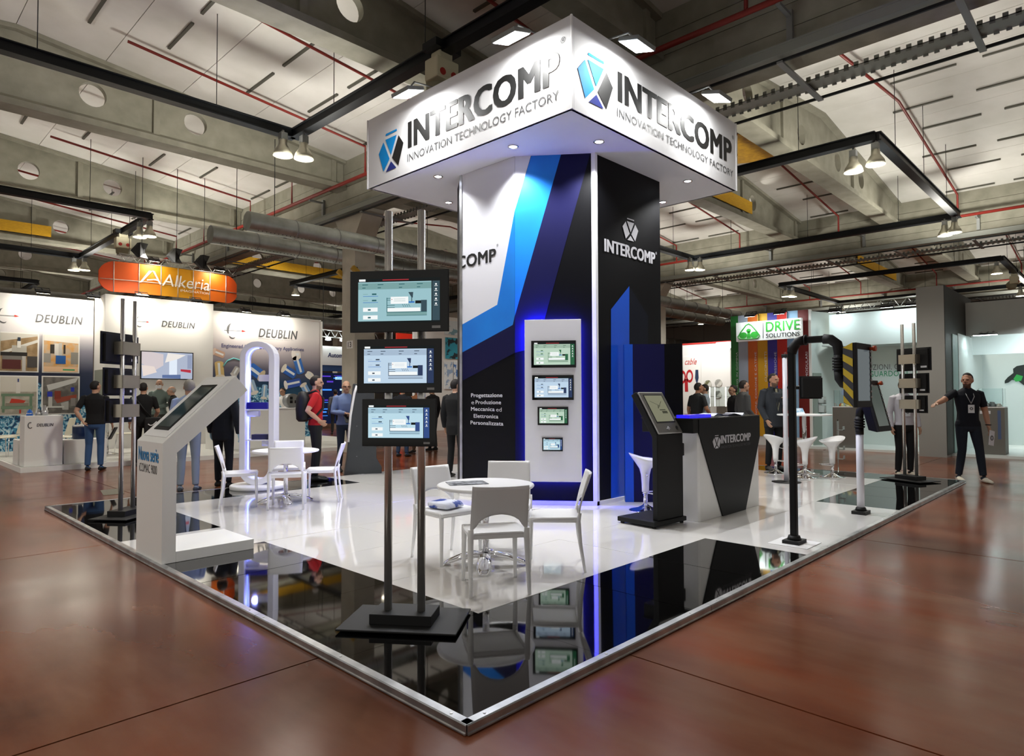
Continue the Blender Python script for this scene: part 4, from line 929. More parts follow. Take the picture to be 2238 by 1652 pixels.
# panel orientation: face normal in plan, leaning to the side of the platform edge
def plan_frame(o, ang, tilt=0.):
    n = Vector((math.cos(ang)*math.cos(tilt), math.sin(ang)*math.cos(tilt), math.sin(tilt))); u = Vector((-math.sin(ang), math.cos(ang), 0)); v = n.cross(u)
    return Matrix(((u.x, v.x, n.x, o[0]), (u.y, v.y, n.y, o[1]), (u.z, v.z, n.z, o[2]), (0, 0, 0, 1)))
op_panel(bp_, plan_frame((.03, -.615, 1.555), R(-93)), .36, .56, .09, True, SCRA)
# white post with tilted panel
wp = thing('panel_post', 'silver white post with a tilted black operator panel near the platform edge', 'panel stand', (6.45, .31, ZP))
m = MB(); flange(m); m.build('floor_flange', BMATTE, wp)
MB().cyl((0, 0, .06), (0, 0, .93), .04, n=20).build('post', mat('post_white', 'D9DAE2', .3), wp)
m = MB(); m.cyl((0, 0, .92), (0, 0, 1.0), .045)
for k in range(4): m.cyl((0, 0, 1.0+.03*k), (0, 0, 1.018+.03*k), .058, n=18)
m.cyl((0, 0, 1.0), (0, 0, 1.13), .045); m.build('bellows_joint', BMATTE, wp)
MB().tube([(0, 0, 1.12), (.0, -.01, 1.2), (.0, -.05, 1.26), (0, -.11, 1.27)], .045, 12).build('panel_neck', BMATTE, wp)
op_panel(wp, plan_frame((.03, -.2, 1.26), R(-94), R(14)), .40, .60, .09, False, SCRB)
# third white pole with a black screen
tp = thing('screen_post', 'white pole with a black screen behind the bent black arm', 'panel stand', (8.6, 2.05, ZP))
pz = GP(1718, 1000, (8.6, 2.05, 0), (1, 1, 0)); tp.location = (pz[0], pz[1], ZP)
zt = ZAT(pz[0], pz[1], 780)
MB().cyl((0, 0, .02), (0, 0, zt-ZP), .036, n=16).build('pole', mat('post_white', 'D9DAE2', .3), tp)
MB().obox(Matrix.Translation((0, 0, zt-ZP+.015)), (.08, .08, .06)).build('cap', BMATTE, tp, .01)
MB().lathe([(.22, 0), (.22, .008), (.05, .02)], n=24).build('base', BMATTE, tp)
zm = ZAT(pz[0], pz[1], 847)-ZP
for (dx, w_) in ((.19, .34), ):
    mo = monitor(tp, plan_frame((.25, -.30, zm), R(45+12)), .40, .36, None, False, .06)
MB().cyl((0, 0, zm), (.22, -.25, zm), .03).build('screen_arm', BMATTE, tp)

# ================================================================ white LED arch
la = thing('led_arch', 'white standing arch with blue LED line and two small devices on shelves', 'display stand', (2.62, 7.62, ZP), R(-42))
MB().lathe([(.41, 0), (.415, .01), (.415, .05), (.40, .062)], n=44).build('base_disc', WPLAS, la); MB().lathe([(.39, -.0), (.39, .012)], n=32).build('base_shadow_gap', BMATTE, la)
hw_, H0, H1, rr_ = .215, .25, 2.18, .2
pathp = []
for a in range(0, 91, 15): pathp.append((hw_-rr_+rr_*math.cos(R(a)), H1-rr_+rr_*math.sin(R(a))))
for a in range(90, 181, 15): pathp.append((-hw_+rr_+rr_*math.cos(R(a)), H1-rr_+rr_*math.sin(R(a))))
for a in range(180, 271, 15): pathp.append((-hw_+rr_+rr_*math.cos(R(a)), .10+rr_+rr_*math.sin(R(a))))
for a in range(270, 361, 15): pathp.append((hw_-rr_+rr_*math.cos(R(a)), .10+rr_+rr_*math.sin(R(a))))
def off(p, d):
    n = len(p); o = []
    for i in range(n):
        t = np.array(p[(i+1) % n])-np.array(p[i-1]); nn = np.array([t[1], -t[0]])/np.linalg.norm(t); o.append(tuple(np.array(p[i])+nn*d))
    return o
po, pi_ = off(pathp, .045), off(pathp, -.045); n = len(pathp); dep = .13
vs = [(x, -dep, z) for x, z in po]+[(x, -dep, z) for x, z in pi_]+[(x, dep, z) for x, z in po]+[(x, dep, z) for x, z in pi_]
fs = []
for i in range(n):
    j = (i+1) % n; fs += [(i, j, n+j, n+i), (2*n+i, 2*n+j, 3*n+j, 3*n+i), (i, j, 2*n+j, 2*n+i), (n+i, n+j, 3*n+j, 3*n+i)]
MB().add(vs, fs).build('arch_loop', WPLAS, la, .01)
LEDW = mat('led_line', '3040FF', .3, emit='5A6BFF', es=9)
i0 = [i for i in range(n) if pathp[i][0] < -.01]
pl_ = off(pathp, -.05); path_led = [(pl_[i][0], 0, pl_[i][1]) for i in i0]
MB().tube(path_led, .011, 6).build('led_strip', LEDW, la)
for z, s in ((1.35, 1), (.75, 1)): point('arch_led_light', tuple(la.matrix_basis@Vector((-.05, 0, z+.35))), 5, (.25, .3, 1), .05)
for (z, w_) in ((1.18, .34), (.72, .3)): MB().box((-.17, -.11, z), (.17, .11, z+.018)).build('shelf', WPLAS, la)
MB().cyl((-.17, 0, 1.13), (.0, 0, 1.13), .05).build('shelf_bracket', WPLAS, la); MB().cyl((.17, 0, .68), (.05, 0, .68), .05).build('shelf_bracket', WPLAS, la); MB().box((-.0, -.05, 1.62), (.17, .05, 1.72)).build('cross_tab', WPLAS, la)
def on_arch(p): return la.matrix_basis@Vector(p)
o = MB().box((-.15, -.1, 0), (.15, .1, .1)).build('device_box', mat('blue_smoke_box', '14104E', .12, emit='0A0880', es=.6), bevel=.004); o.location = on_arch((-.01, 0, 1.2)); o.rotation_euler = (0, 0, R(-42)); tag(o, 'dark blue glossy box on the upper shelf of the LED arch', 'box')
o = MB().box((-.12, -.09, 0), (.12, .09, .075)).build('device_box', mat('grey_device', '3A3A66', .4, .3), bevel=.004); o.location = on_arch((.03, 0, .74)); o.rotation_euler = (0, 0, R(-42)); tag(o, 'grey electronic box on the lower shelf of the LED arch', 'box')
# ================================================================ neighbouring stands
def print_gradient(name, stops, globe=None):
    """printed wall sheet: colour runs up the sheet (object z), optional blue globe texture low down"""
    m = bpy.data.materials.new(name); m.use_nodes = True; nt = m.node_tree; b = nt.nodes['Principled BSDF']; L = nt.links
    b.inputs['Roughness'].default_value = .5
    tc = nt.nodes.new('ShaderNodeTexCoord'); sp = nt.nodes.new('ShaderNodeSeparateXYZ'); L.new(tc.outputs['Object'], sp.inputs[0])
    mr = nt.nodes.new('ShaderNodeMapRange'); mr.inputs[1].default_value = 0; mr.inputs[2].default_value = 4; L.new(sp.outputs['Z'], mr.inputs[0])
    cr = nt.nodes.new('ShaderNodeValToRGB'); L.new(mr.outputs[0], cr.inputs[0])
    while len(cr.color_ramp.elements) < len(stops): cr.color_ramp.elements.new(.5)
    for e, (p, c) in zip(cr.color_ramp.elements, stops): e.position = p; e.color = (*lin(c), 1)
    out = cr.outputs[0]
    if globe:
        gx, gz, gr = globe
        cx = nt.nodes.new('ShaderNodeVectorMath'); cx.operation = 'DISTANCE'; cx.inputs[1].default_value = (gx, 0, gz); L.new(tc.outputs['Object'], cx.inputs[0])
        ls = nt.nodes.new('ShaderNodeMath'); ls.operation = 'LESS_THAN'; ls.inputs[1].default_value = gr; L.new(cx.outputs['Value'], ls.inputs[0])
        vn = nt.nodes.new('ShaderNodeTexNoise'); vn.inputs['Scale'].default_value = 9; vn.inputs['Detail'].default_value = 8; vn.inputs['Distortion'].default_value = 1.5; L.new(tc.outputs['Object'], vn.inputs['Vector'])
        c2 = nt.nodes.new('ShaderNodeValToRGB'); L.new(vn.outputs['Fac'], c2.inputs[0])
        el = c2.color_ramp.elements; el[0].position = .4; el[0].color = (*lin('0E3A66'), 1); el[1].position = .62; el[1].color = (*lin('D8EEF4'), 1); k = el.new(.5); k.color = (*lin('3F9CC4'), 1)
        mx = nt.nodes.new('ShaderNodeMix'); mx.data_type = 'RGBA'; L.new(ls.outputs[0], mx.inputs[0]); L.new(out, mx.inputs[6]); L.new(c2.outputs[0], mx.inputs[7]); out = mx.outputs[2]
    L.new(out, b.inputs['Base Color']); return m
WALLW = mat('stand_wall_white', 'E9E8E4', .6)
WARM = (1, .95, .85); COOL = (.88, .97, 1)
FLG = mat('flood_warm_glow', 'FFFFFF', .3, emit='FFF0D0', es=25); FLC = mat('flood_cool_glow', 'FFFFFF', .3, emit='F0FFFF', es=25)
def wall_flood(x, y, z, tx, ty, lab, power=60, cool=False, grp='stand floodlights', light=True):
    """flood on a short arm: stands at x,y and shines towards tx,ty direction and down"""
    d = Vector((tx, ty, 0)).normalized(); t = thing('stand_floodlight', lab, 'lamp', (x, y, z), math.atan2(d.y, d.x)-PI/2, grp)
    M = Matrix.Rotation(R(25), 4, 'X')
    MB().obox(M@Matrix.Translation((0, 0, .03)), (.3, .2, .05)).build('housing', DARKM, t, .006); MB().obox(M@Matrix.Translation((0, 0, .003)), (.27, .17, .006)).build('lens', FLC if cool else FLG, t)
    MB().tube([(0, .0, .06), (0, .2, .14), (0, .46, .1), (0, .53, .06), (0, .53, -.2)], .012, 6).tube([(-.15, .0, .05), (-.15, .06, .12), (.15, .06, .12), (.15, 0, .05)], .01, 6).build('arm', DARKM, t)
    if light:
        p = Vector((x, y, z-.01)); area('stand_flood_light', p, p+d*.45+Vector((0, 0, -1)), .27, .17, power, COOL if cool else WARM)
# ---------------- rotary equipment stand
DPZ = .1
dp_ = thing('neighbour_platform', 'low white platform under the rotary equipment stand', 'platform', (5, 15.7, 0))
MB().box((-4.43, -2.48, 0), (4.7, 2.5, DPZ-.004)).build('edge', WALLW, dp_); MB().box((-4.40, -2.45, DPZ-.004), (4.67, 2.5, DPZ)).build('carpet', mat('carpet_pale', 'C9C8C2', .9, noise=('BAB9B2', 40, .3, .7)), dp_)
ST1 = [(0.0, '0B2C4A'), (.38, '10264A'), (.52, '2C3550'), (.66, '8A8896'), (.78, 'DDD9DA'), (.9, 'F0EFED')]
def wall_thing(name, lab, x0, x1, y, th, h, m, z0=0.):
    o = MB().box((x0, 0, z0), (x1, th, h)).build(name, m); o.location = (0, y, 0); o['kind'] = 'structure'; return tag(o, lab, 'wall')
wA = wall_thing('wall_left', 'printed exhibition wall with blue globe, four machine photos and DEUBLIN lettering', -4.5, 2.88, 18.1, .08, 4.02, print_gradient('print_globe_left', ST1, (1.0, -.6, 2.5)), .1)
wB = MB().box((2.9, 0, .102), (5.62, 1.0, 4.1)).build('wall_back', WALLW); wB.location = (0, 17.1, 0); struct(wB, 'plain white stand wall carrying a television', 'wall')
wC = wall_thing('wall_right', 'printed exhibition wall with floating rotary joints over a globe', 5.63, 9.6, 18.1, .08, 4.0, print_gradient('print_globe_right', [(0, '0C4A66'), (.35, '0C4A66'), (.47, '163A5C'), (.58, '5E5A6A'), (.72, 'B9B0B4'), (.84, 'E8E2E0'), (.93, 'F2EFEC')], (7.2, -.85, 2.6)), .1)
MB().box((9.6, -.02, .1), (9.66, .1, 4.04)).box((5.63, -.02, 4.0), (9.66, .1, 4.04)).build('frame', WALLW, wC)
INKL = mat('ink_mid_grey', '5A5A5C', .5); REDI = mat('ink_red', 'C4342E', .5)
def deublin(parent, Y, pts, sub, k=1.):
    """pts: px of word left, right, baseline/top; everything measured on plane y=Y"""
    (x0, x1, yb, yt) = pts; Yp = Y-.004
    M = frame((0, 0, 0), (1, 0, 0), (0, 0, 1)); M.translation = (0, -.004, 0)
    a = GY(x0, yb, Y); b = GY(x1, yb, Y); t = GY(x0, yt, Y)
    w = b[0]-a[0]; zb = (GY(x0, yb, Y)[2]+GY(x1, yb, Y)[2])/2; h = t[2]-a[2]; h = max(h, w*.17)
    zb = a[2]-.0*w
    mb = MB(); text_fit(mb, 'DEUBLIN', M, a[0], b[0], zb-.02, zb+h-.02, 0, .012, 1.1, .2); mb.build('lettering', INKL, parent)
    mb = MB(); text_fit(mb, 'Performance in Rotary Solutions', M, a[0], a[0]+w*.9, zb-.3*h, zb-.16*h); mb.build('lettering', mat('ink_pale', 'A6A6A8', .5), parent)
    # ring of two swooping arrows and a red arrowhead on a line
    cx, cz, r = a[0]-.62*w, zb+h*.45, h*.85
    mb = MB()
    for s, (g0, g1) in ((1, (100, 205)), (-1, (225, 300))):
        n = 9; ou = []; inn = []
        for q in range(n):
            g = R(g0+(g1-g0)*q/(n-1)); th = .26*math.sin(PI*(q+.4)/(n+.2)); ou.append(M@Vector((cx+.62*r*math.cos(g)*(1+th), cz+r*math.sin(g)*(1+th*.3), .002))); inn.append(M@Vector((cx+.62*r*math.cos(g)*(1-th), cz+r*math.sin(g)*(1-th*.3), .002)))
        mb.poly(ou+inn[::-1])
    mb.poly([M@Vector((cx-1.1*r, cz-.006, .001)), M@Vector((cx+1.3*r, cz-.006, .001)), M@Vector((cx+1.3*r, cz+.006, .001)), M@Vector((cx-1.1*r, cz+.006, .001))]); mb.build('emblem', INKL, parent)
    MB().poly([M@Vector((cx+1.2*r, cz-.1*r, .003)), M@Vector((cx+1.75*r, cz, .003)), M@Vector((cx+1.2*r, cz+.2*r, .003))]).build('arrowhead', REDI, parent)
deublin(wA, 18.1, (77, 181, 702, 684), True); deublin(wB, 17.1, (353, 426, 712, 699), True); deublin(wC, 18.1, (565, 650, 735, 716), True)
mb = MB(); a = GY(484, 754, 18.1); b = GY(664, 768, 18.1); text_fit(mb, 'Engineered Solutions for Rotary Applications', frame((0, -.004, 0), (1, 0, 0), (0, 0, 1)), a[0], b[0], a[2]-.1, a[2]+.05, 0, .008); mb.build('lettering', mat('ink_violet', '5A5C86', .5), wC)
# machine photographs
def photo(px, cols, shapes, lab):
    a = GY(px[0], px[1], 18.09); b = GY(px[2], px[3], 18.09); w, h = b[0]-a[0], a[2]-b[2]
    o = MB().box((0, -.012, 0), (w, 0, h)).build('photo_print', WALLW); o.location = (a[0], 18.088, b[2]); tag(o, lab, 'picture', 'machine photographs')
    MB().box((.03, -.016, .03), (w-.03, -.012, h-.03)).build('image', mat('photo_'+cols[0], cols[0], .4, noise=(cols[1], 5, .42, .6)), o)
    for k, (m, pts) in enumerate(shapes): MB().prism([(.03+x*(w-.06), -.0165-.0006*k, .03+y*(h-.06)) for x, y in pts], (0, .0005, 0)).build('image_patch', mat('ph_'+m, m, .4), o)
Rr = lambda x0, y0, x1, y1: [(x0, y0), (x1, y0), (x1, y1), (x0, y1)]
photo((-2, 724, 84, 814), ('A98F6C', '8C7350'), [('CFCBC0', [(0, .78), (1, .95), (1, 1), (0, 1)]), ('D8D5CC', [(0, .5), (1, .86), (1, .78), (0, .42)]), ('B9B6AC', Rr(.3, .5, .7, .68)), ('2A2622', Rr(0, .4, .72, .5)), ('5A2A26', Rr(.05, .05, .55, .3)), ('7E7A74', Rr(.05, .3, .58, .4)), ('BEBBB4', Rr(.58, 0, .68, .4)), ('4A4642', Rr(.72, .1, 1, .4)), ('E0DDD6', Rr(.44, .62, .54, .8)), ('2F3A4A', Rr(.45, .8, .53, .9))], 'machine photo with pale roof beams, above the green press photo')
photo((93, 729, 173, 816), ('D9A25E', 'C8B49A'), [('E6E2D8', [(0, .85), (1, .8), (1, 1), (0, 1)]), ('9A968E', Rr(.0, .25, .2, .5)), ('8E8A82', Rr(.78, .22, 1, .55)), ('3A3630', Rr(.18, .5, .3, .75)), ('DAD6CE', Rr(.3, .45, .42, .78)), ('C2BEB6', Rr(.42, .42, .52, .8)), ('3A342E', Rr(.56, .5, .62, .75)), ('245A9E', Rr(.34, .22, .63, .45)), ('E9C39A', Rr(.0, .0, 1, .14)), ('3FA06A', Rr(.55, .04, .9, .08))], 'machine photo with a blue motor block in the centre')
photo((-2, 820, 82, 907), ('BDB6A8', 'A39C8E'), [('D6D2C6', Rr(0, .6, 1, 1)), ('6F8A70', Rr(.02, .48, .92, .55)), ('6F8A70', Rr(.05, .05, .12, .55)), ('6F8A70', Rr(.8, .05, .88, .55)), ('7C957C', Rr(.02, .14, .9, .22)), ('C23A26', [(.25, .3), (.62, .28), (.7, .36), (.5, .4), (.3, .42)]), ('DEDAD2', Rr(.42, .56, .54, .85)), ('3A4A8A', Rr(.46, .86, .5, .95)), ('C2361E', Rr(.52, .02, .57, .12)), ('8C8878', Rr(.14, .22, .78, .3))], 'machine photo of a green press frame with red parts')
photo((91, 821, 173, 905), ('7E7A74', '5E5A56'), [('C9C9C6', [(.15, .62), (.92, .86), (1, 1), (.1, .78)]), ('9C4A36', [(.3, .42), (.95, .52), (.95, .42), (.4, .28)]), ('8A3A28', Rr(.32, .4, .5, .62)), ('2838B0', Rr(.12, .46, .26, .6)), ('2838B0', Rr(.78, .6, .88, .72)), ('C6C6C2', Rr(.15, .2, .26, .46)), ('B2B2AE', [(.55, .1), (.72, .1), (.72, .34), (.5, .28)]), ('D0D0CC', Rr(.1, .16, .6, .2)), ('8A8682', Rr(.78, .2, .92, .42))], 'machine photo with orange arm and two blue caps')
# floating product pictures on the right print
def product(px, py, ang, L_, r, body, head):
    c = GY(px, py, 18.09); M = frame((c[0], -.005, c[2]), (1, 0, 0), (0, 0, 1))@Matrix.Rotation(R(ang), 4, 'Z'); mb = MB()
    def el(cx, rx, ry, m, z): mb.poly([M@Vector((cx+rx*math.cos(a*PI/8), ry*math.sin(a*PI/8), z)) for a in range(16)], m)
    el(L_/2, r*.4, r, 0, .0005); mb.poly([M@Vector((x, y, .001)) for x, y in ((-L_/2, -r), (L_/2, -r), (L_/2, r), (-L_/2, r))], 0); mb.poly([M@Vector((x, y, .0012)) for x, y in ((-L_/2, -r*.2), (L_/2, -r*.2), (L_/2, r*.35), (-L_/2, r*.35))], 2); el(-L_/2, r*.5, r*1.15, 1, .0015)
    mb.build('product_image', [mat('pi_'+body, body, .4), mat('pi_'+head, head, .4), mat('pi_hi', 'E4E8EA', .4)], wC)
for a in ((478, 772, -20, .3, .1, 'C9A48E', 'D8C0B0'), (480, 808, 95, .42, .13, 'D6B87A', 'E6DCC8'), (515, 812, 60, .25, .1, 'B0ACA8', 'D0CCC8'), (560, 812, 145, .42, .17, '2F66B8', 'C8B898'), (632, 812, -30, .42, .14, '2C60B4', 'E0D8C8'), (653, 798, -72, .5, .14, '3A74C4', 'E6E0D8'), (648, 776, 10, .18, .17, 'E2DAD4', 'EAE4DE'), (677, 820, 60, .12, .14, 'F0EBE0', 'F4F0E6'), (640, 838, 12, .5, .13, '3658B0', 'EAE4E0'), (552, 846, 110, .38, .12, '9CB8D4', 'E4DED6'), (672, 858, -60, .6, .12, '86B0E0', 'E8DED0'), (578, 856, 85, .4, .09, '8AB4D8', 'E8E2D8')): product(*a)
mb = MB(); M = frame((0, -.005, 0), (1, 0, 0), (0, 0, 1)); pts = [GY(x, y, 18.1) for x, y in ((488, 800), (497, 788), (510, 783), (526, 787), (540, 797))]
mb.tube([(p[0], -.006, p[2]) for p in pts], .02, 6); mb.build('light_trail', mat('trail_cyan', '7FD8DC', .5), wC)
# television
a = GY(307, 766, 17.05); b = GY(422, 830, 17.05)
tv = MB().box((0, -.02, 0), (b[0]-a[0], .03, a[2]-b[2])).build('television', BMATTE, bevel=.004); tv.location = (a[0], 17.06, b[2]); tag(tv, 'flat television on the white wall showing gloved hands at work', 'television')
w, h = b[0]-a[0], a[2]-b[2]
def tvp(m, pts, k): MB().prism([(x*w, -.0215-.0005*k, y*h) for x, y in pts], (0, .0004, 0)).build('picture', em('tv_'+m, m, .95), tv)
tvp('A9B2C6', Rr(.02, .03, .98, .97), 0); tvp('CFC4C6', [(.02, .55), (.25, .3), (.42, .5), (.42, .9), (.2, .97), (.02, .97)], 1); tvp('E2D4CC', [(.05, .1), (.3, .25), (.25, .45), (.02, .5)], 2); tvp('DCE6F2', Rr(.53, .1, .68, .8), 3); tvp('E8E2DC', [(.45, .6), (.7, .75), (.85, .9), (.5, .95)], 4); tvp('B03040', [(.75, .3), (.95, .25), (.95, .36), (.75, .38)], 5); tvp('5A6E9A', [(.4, .05), (.75, .03), (.75, .18), (.4, .16)], 6); tvp('8E98B2', Rr(.88, .4, .97, .9), 7)
# door in the white block
o = MB().box((-.02, 0, .1), (.0, .75, 2.15)).build('door_1', mat('door_grey', '8F9488', .6)); o.location = (2.9, 17.2, 0); struct(o, 'narrow grey stand door', 'door'); MB().box((-.05, .64, 1.05), (-.02, .7, 1.08)).build('handle', CHROME, o)
for k, (px, py, Y, lab) in enumerate(((93, 650, 17.6, 'floodlight on the wall with machine photos, over its lettering'), (203, 655, 17.6, 'floodlight beside the corner of the plain white wall'), (310, 655, 16.6, 'floodlight above the plain white wall lettering'), (428, 668, 16.6, 'floodlight on the plain white wall by the banner'), (536, 692, 17.6, 'floodlight above the emblem of the globe wall'), (622, 701, 17.6, 'floodlight above the word on the globe wall'))):
    p = GY(px, py, Y); wall_flood(p[0], Y, 4.05, 0, 1, lab, 15)
# white plinths
def plinth(name, x0, x1, y0, y1, z1, lab, cat='plinth', m=WALLW, z0=DPZ, grp=None):
    o = MB().box((x0, y0, 0), (x1, y1, z1-z0)).build(name, m, bevel=.006); o.location = (0, 0, z0); return tag(o, lab, cat, grp)
c = GZ(52, 1021, DPZ); e = GZ(118, 1018, DPZ); zt_ = ZAT(c[0], c[1], 909)
pl1 = plinth('display_plinth', c[0], c[0]+.62, c[1], c[1]+.45, zt_, 'tall white plinth with DEUBLIN on its front')
mb = MB(); M = frame((0, c[1]-.002, -DPZ), (1, 0, 0), (0, 0, 1)); u0 = GY(80, 930, c[1])[0]; u1 = GY(117, 930, c[1])[0]; zz = GY(90, 931, c[1])[2]; text_fit(mb, 'DEUBLIN', M, u0, u1, zz-.01, zz+.05, 0, .02, 1.05, .2); mb.build('lettering', INKL, pl1)
mb = MB(); u2 = GY(62, 930, c[1])[0]; mb.tube([M@Vector((u2+.03+.035*math.cos(a*PI/8), zz+.02+.055*math.sin(a*PI/8), .002)) for a in range(3, 15)], .008, 5); mb.build('emblem', INKL, pl1)
plinth('display_plinth', c[0]-.02, c[0]+.5, c[1]+.5, c[1]+1.0, ZAT(c[0], c[1]+.5, 962), 'low white plinth behind the lettered plinth')
p2a = c[0]+.66; plinth('display_plinth', p2a, p2a+.75, c[1]+.1, c[1]+.6, ZAT(p2a, c[1]+.1, 962), 'low white plinth carrying the blue motor')
zl = ZAT(p2a, c[1]+.1, 962)
t = thing('blue_motor', 'round blue machine drum with metal lid on the low plinth', 'machine', (p2a+.36, c[1]+.36, zl)); MB().lathe([(.15, 0), (.165, .02), (.165, .24), (.16, .25)], n=28).build('drum', mat('drum_blue', '12284E', .3), t); MB().lathe([(.168, .25), (.168, .27), (.15, .285), (.06, .29)], n=28).build('lid', mat('lid_silver', 'B9BABC', .3, .9), t); MB().cyl((.02, 0, .28), (.05, 0, .36), .012).cyl((-.07, 0, .28), (-.07, .02, .32), .02).build('fitting', CHROME, t)
for k, (px, r, h, m, lab) in enumerate(((65, .055, .12, mat('drum_bright_blue', '1E62C0', .3), 'small bright blue rotary joint on the tall plinth'), (84, .05, .13, mat('lid_silver', 'B9BABC', .3, .9), 'short silver rotary joint on the tall plinth'), (97, .06, .2, mat('lid_silver', 'B9BABC', .3, .9), 'tall silver rotary joint on the tall plinth'))):
    p = GY(px, 900, c[1]+.2); t = thing('rotary_joint', lab, 'machine part', (p[0], c[1]+.2, zt_)); MB().lathe([(r, 0), (r, h*.5), (r*.8, h*.52), (r*.8, h*.8), (r*.4, h*.82), (r*.4, h)], n=18).build('body', m, t); MB().lathe([(r*1.1, 0), (r*1.1, .012)], (0, 0, h*.3), 18).build('collar', CHROME, t)
# long white counter, maroon cabinet
k0 = GZ(667, 973, DPZ); zk = ZAT(k0[0], k0[1], 893)
ct = plinth('long_counter', k0[0]-2.3, k0[0], k0[1], k0[1]+.9, zk, 'long white counter in front of the globe wall', 'counter'); MB().box((k0[0]-2.33, k0[1]-.03, zk-DPZ), (k0[0]+.03, k0[1]+.93, zk-DPZ+.03)).build('top', WPLAS, ct)
t = thing('large_union', 'large grey round rotary union lying on the long counter', 'machine part', (k0[0]-.25, k0[1]+.3, zk+.03)); M = Matrix.Rotation(R(80), 4, 'X')@Matrix.Rotation(R(20), 4, 'Y')
mb = MB(); mb.cyl((0, -.1, .19), (0, .16, .19), .19, n=28); mb.build('body', mat('cast_grey', '8E9090', .45, .6), t)
mb = MB()
for a in range(3): mb.box((-.1+.14*(a % 2), -.104, .12+.1*(a > 1)), (-.02+.14*(a % 2), -.1, .2+.1*(a > 1)))
mb.build('pockets', DARKM, t)
p = GZ(504, 975, DPZ); plinth('maroon_cabinet', p[0]-.25, p[0]+.25, p[1], p[1]+.45, ZAT(p[0], p[1], 890), 'dark maroon cabinet with pale logo behind the suited man', 'cabinet', mat('maroon', '5A1226', .4))
# cream chairs with thin steel legs
def cream_chair(x, y, face, lab, z=DPZ, seat=.46):
    if 'k' not in CHP:
        t = thing('steel_leg_chair', 'x', 'chair'); cm = mat('cream_shell', 'E6E0CC', .5)
        MB().box((-.21, -.2, seat-.012), (.21, .2, seat+.012)).build('seat', cm, t, .02)
        b = MB(); b.prism([(-.21, -.2, seat+.02), (.21, -.2, seat+.02), (.19, -.29, seat+.4), (-.19, -.29, seat+.4)], (0, .022, .004)); b.build('backrest', cm, t, .008)
        for sx in (-1, 1):
            for sy in (-1, 1): MB().tube([(sx*.18, sy*.17, seat-.01), (sx*.22, sy*.21, 0)], .011, 7).build('leg', CHROME, t)
        CHP['k'] = t; o = t
    else: o = copy_tree(CHP['k'])
    o.location = (x, y, z); o.rotation_euler = (0, 0, face-PI/2); o['label'] = lab; o['group'] = 'cream steel leg chairs'; return o
def yat(px, Y, dz=DPZ): p = GY(px, 950, Y); return p[0], Y
for px, Y, f, lab in ((4, 15.9, 20, 'cream chair with steel legs beside the globe print edge'), (28, 16.6, 200, 'cream chair with steel legs half behind the lettered plinth'), (128, 15.6, 150, 'cream chair with steel legs behind the blue motor'), (158, 15.0, 190, 'cream chair with steel legs between the blue motor and the man in jeans'), (278, 15.5, 180, 'cream chair with steel legs next to the chrome pedestal table')):
    x, y = yat(px, Y); cream_chair(x, y, R(f), lab)
x, y = yat(235, 15.3); t = thing('pedestal_table', 'small white pedestal table with chrome foot behind the man in jeans', 'table', (x, y, DPZ)); MB().lathe([(.33, 0), (.34, .02)], (0, 0, .72), 28).build('tabletop', WPLAS, t); MB().cyl((0, 0, .02), (0, 0, .72), .03).build('column', CHROME, t); MB().lathe([(.24, 0), (.22, .02), (.05, .06)], n=24).build('base', CHROME, t)
# ---------------- orange hanging banner
ob = thing('hanging_banner', 'long orange and yellow banner with rounded ends reading Alkeria', 'banner', (5.22, 19.2, 4.9))
xs = [-1.98, -1.62, -1.0, -.42, .05, .5, 1.02, 1.56, 1.96]; cols = ['C2430E', 'C85010', 'D97A12', 'C98A0A', 'CC8E0A', 'D8820E', 'D66610', 'CE4E12']
def bulge(x): return -.28*(1-(x/2.)**2)
zlo, zhi = -.44, .44
def ztopx(x):
    e = max(0, (abs(x)-1.6)/.4); return .44*math.sqrt(max(0, 1-e*e))
for k in range(8):
    mb = MB(); n = 5; up = []; lo = []
    for q in range(n+1):
        x = xs[k]+(xs[k+1]-xs[k])*q/n+(.006 if q == 0 else -.006 if q == n else 0); up.append((x, bulge(x), max(.02, ztopx(x)))); lo.append((x, bulge(x), -max(.02, ztopx(x))))
    for q in range(n):
        a, b, c_, d = lo[q], lo[q+1], up[q+1], up[q]; mb.add([a, b, c_, d]+[(p[0], p[1]+.05, p[2]) for p in (a, b, c_, d)], [(0,1,2,3), (7,6,5,4), (0,4,5,1), (3,2,6,7)])
    mb.build('banner_panel', mat('banner_'+cols[k], cols[k], .5), ob)
fr = MB()
for x in xs[1:-1]: fr.cyl((x, bulge(x)-.012, -ztopx(x)), (x, bulge(x)-.012, ztopx(x)), .012, n=6)
fr.tube([(x, bulge(x)-.012, -.08) for x in np.linspace(-1.95, 1.94, 14)], .01, 6); fr.build('frame_tubes', mat('frame_pale', 'D8D4CC', .4, .5), ob)
def bt_(body, x0, x1, z0, z1, nm, sh=.15, bold=.03):
    vs, fs = text_raw(body, 0., 1., sh); lo_, hi_ = vs.min(0), vs.max(0); q = (vs-lo_)/(hi_-lo_)
    MB().add([(x0+a*(x1-x0), bulge(x0+a*(x1-x0))-.026, z0+b*(z1-z0)) for a, b in q], fs).build(nm, mat('banner_white', 'F2EEE8', .5), ob)
bt_('Alkeria', -.40, 1.0, -.14, .22, 'lettering'); bt_('IMAGINATION', .12, 1.0, -.26, -.19, 'lettering', 0, 0)
mb = MB()
for pts in ([(-1.0, -.12), (-.75, .26), (-.66, .26), (-.93, -.1)], [(-.66, .28), (-.6, .26), (-.42, -.1), (-.46, -.12)], [(-.8, .0), (-.56, .04), (-.5, -.02), (-.62, .0), (-.8, -.04)]): mb.poly([(x, bulge(x)-.026, z) for x, z in pts])
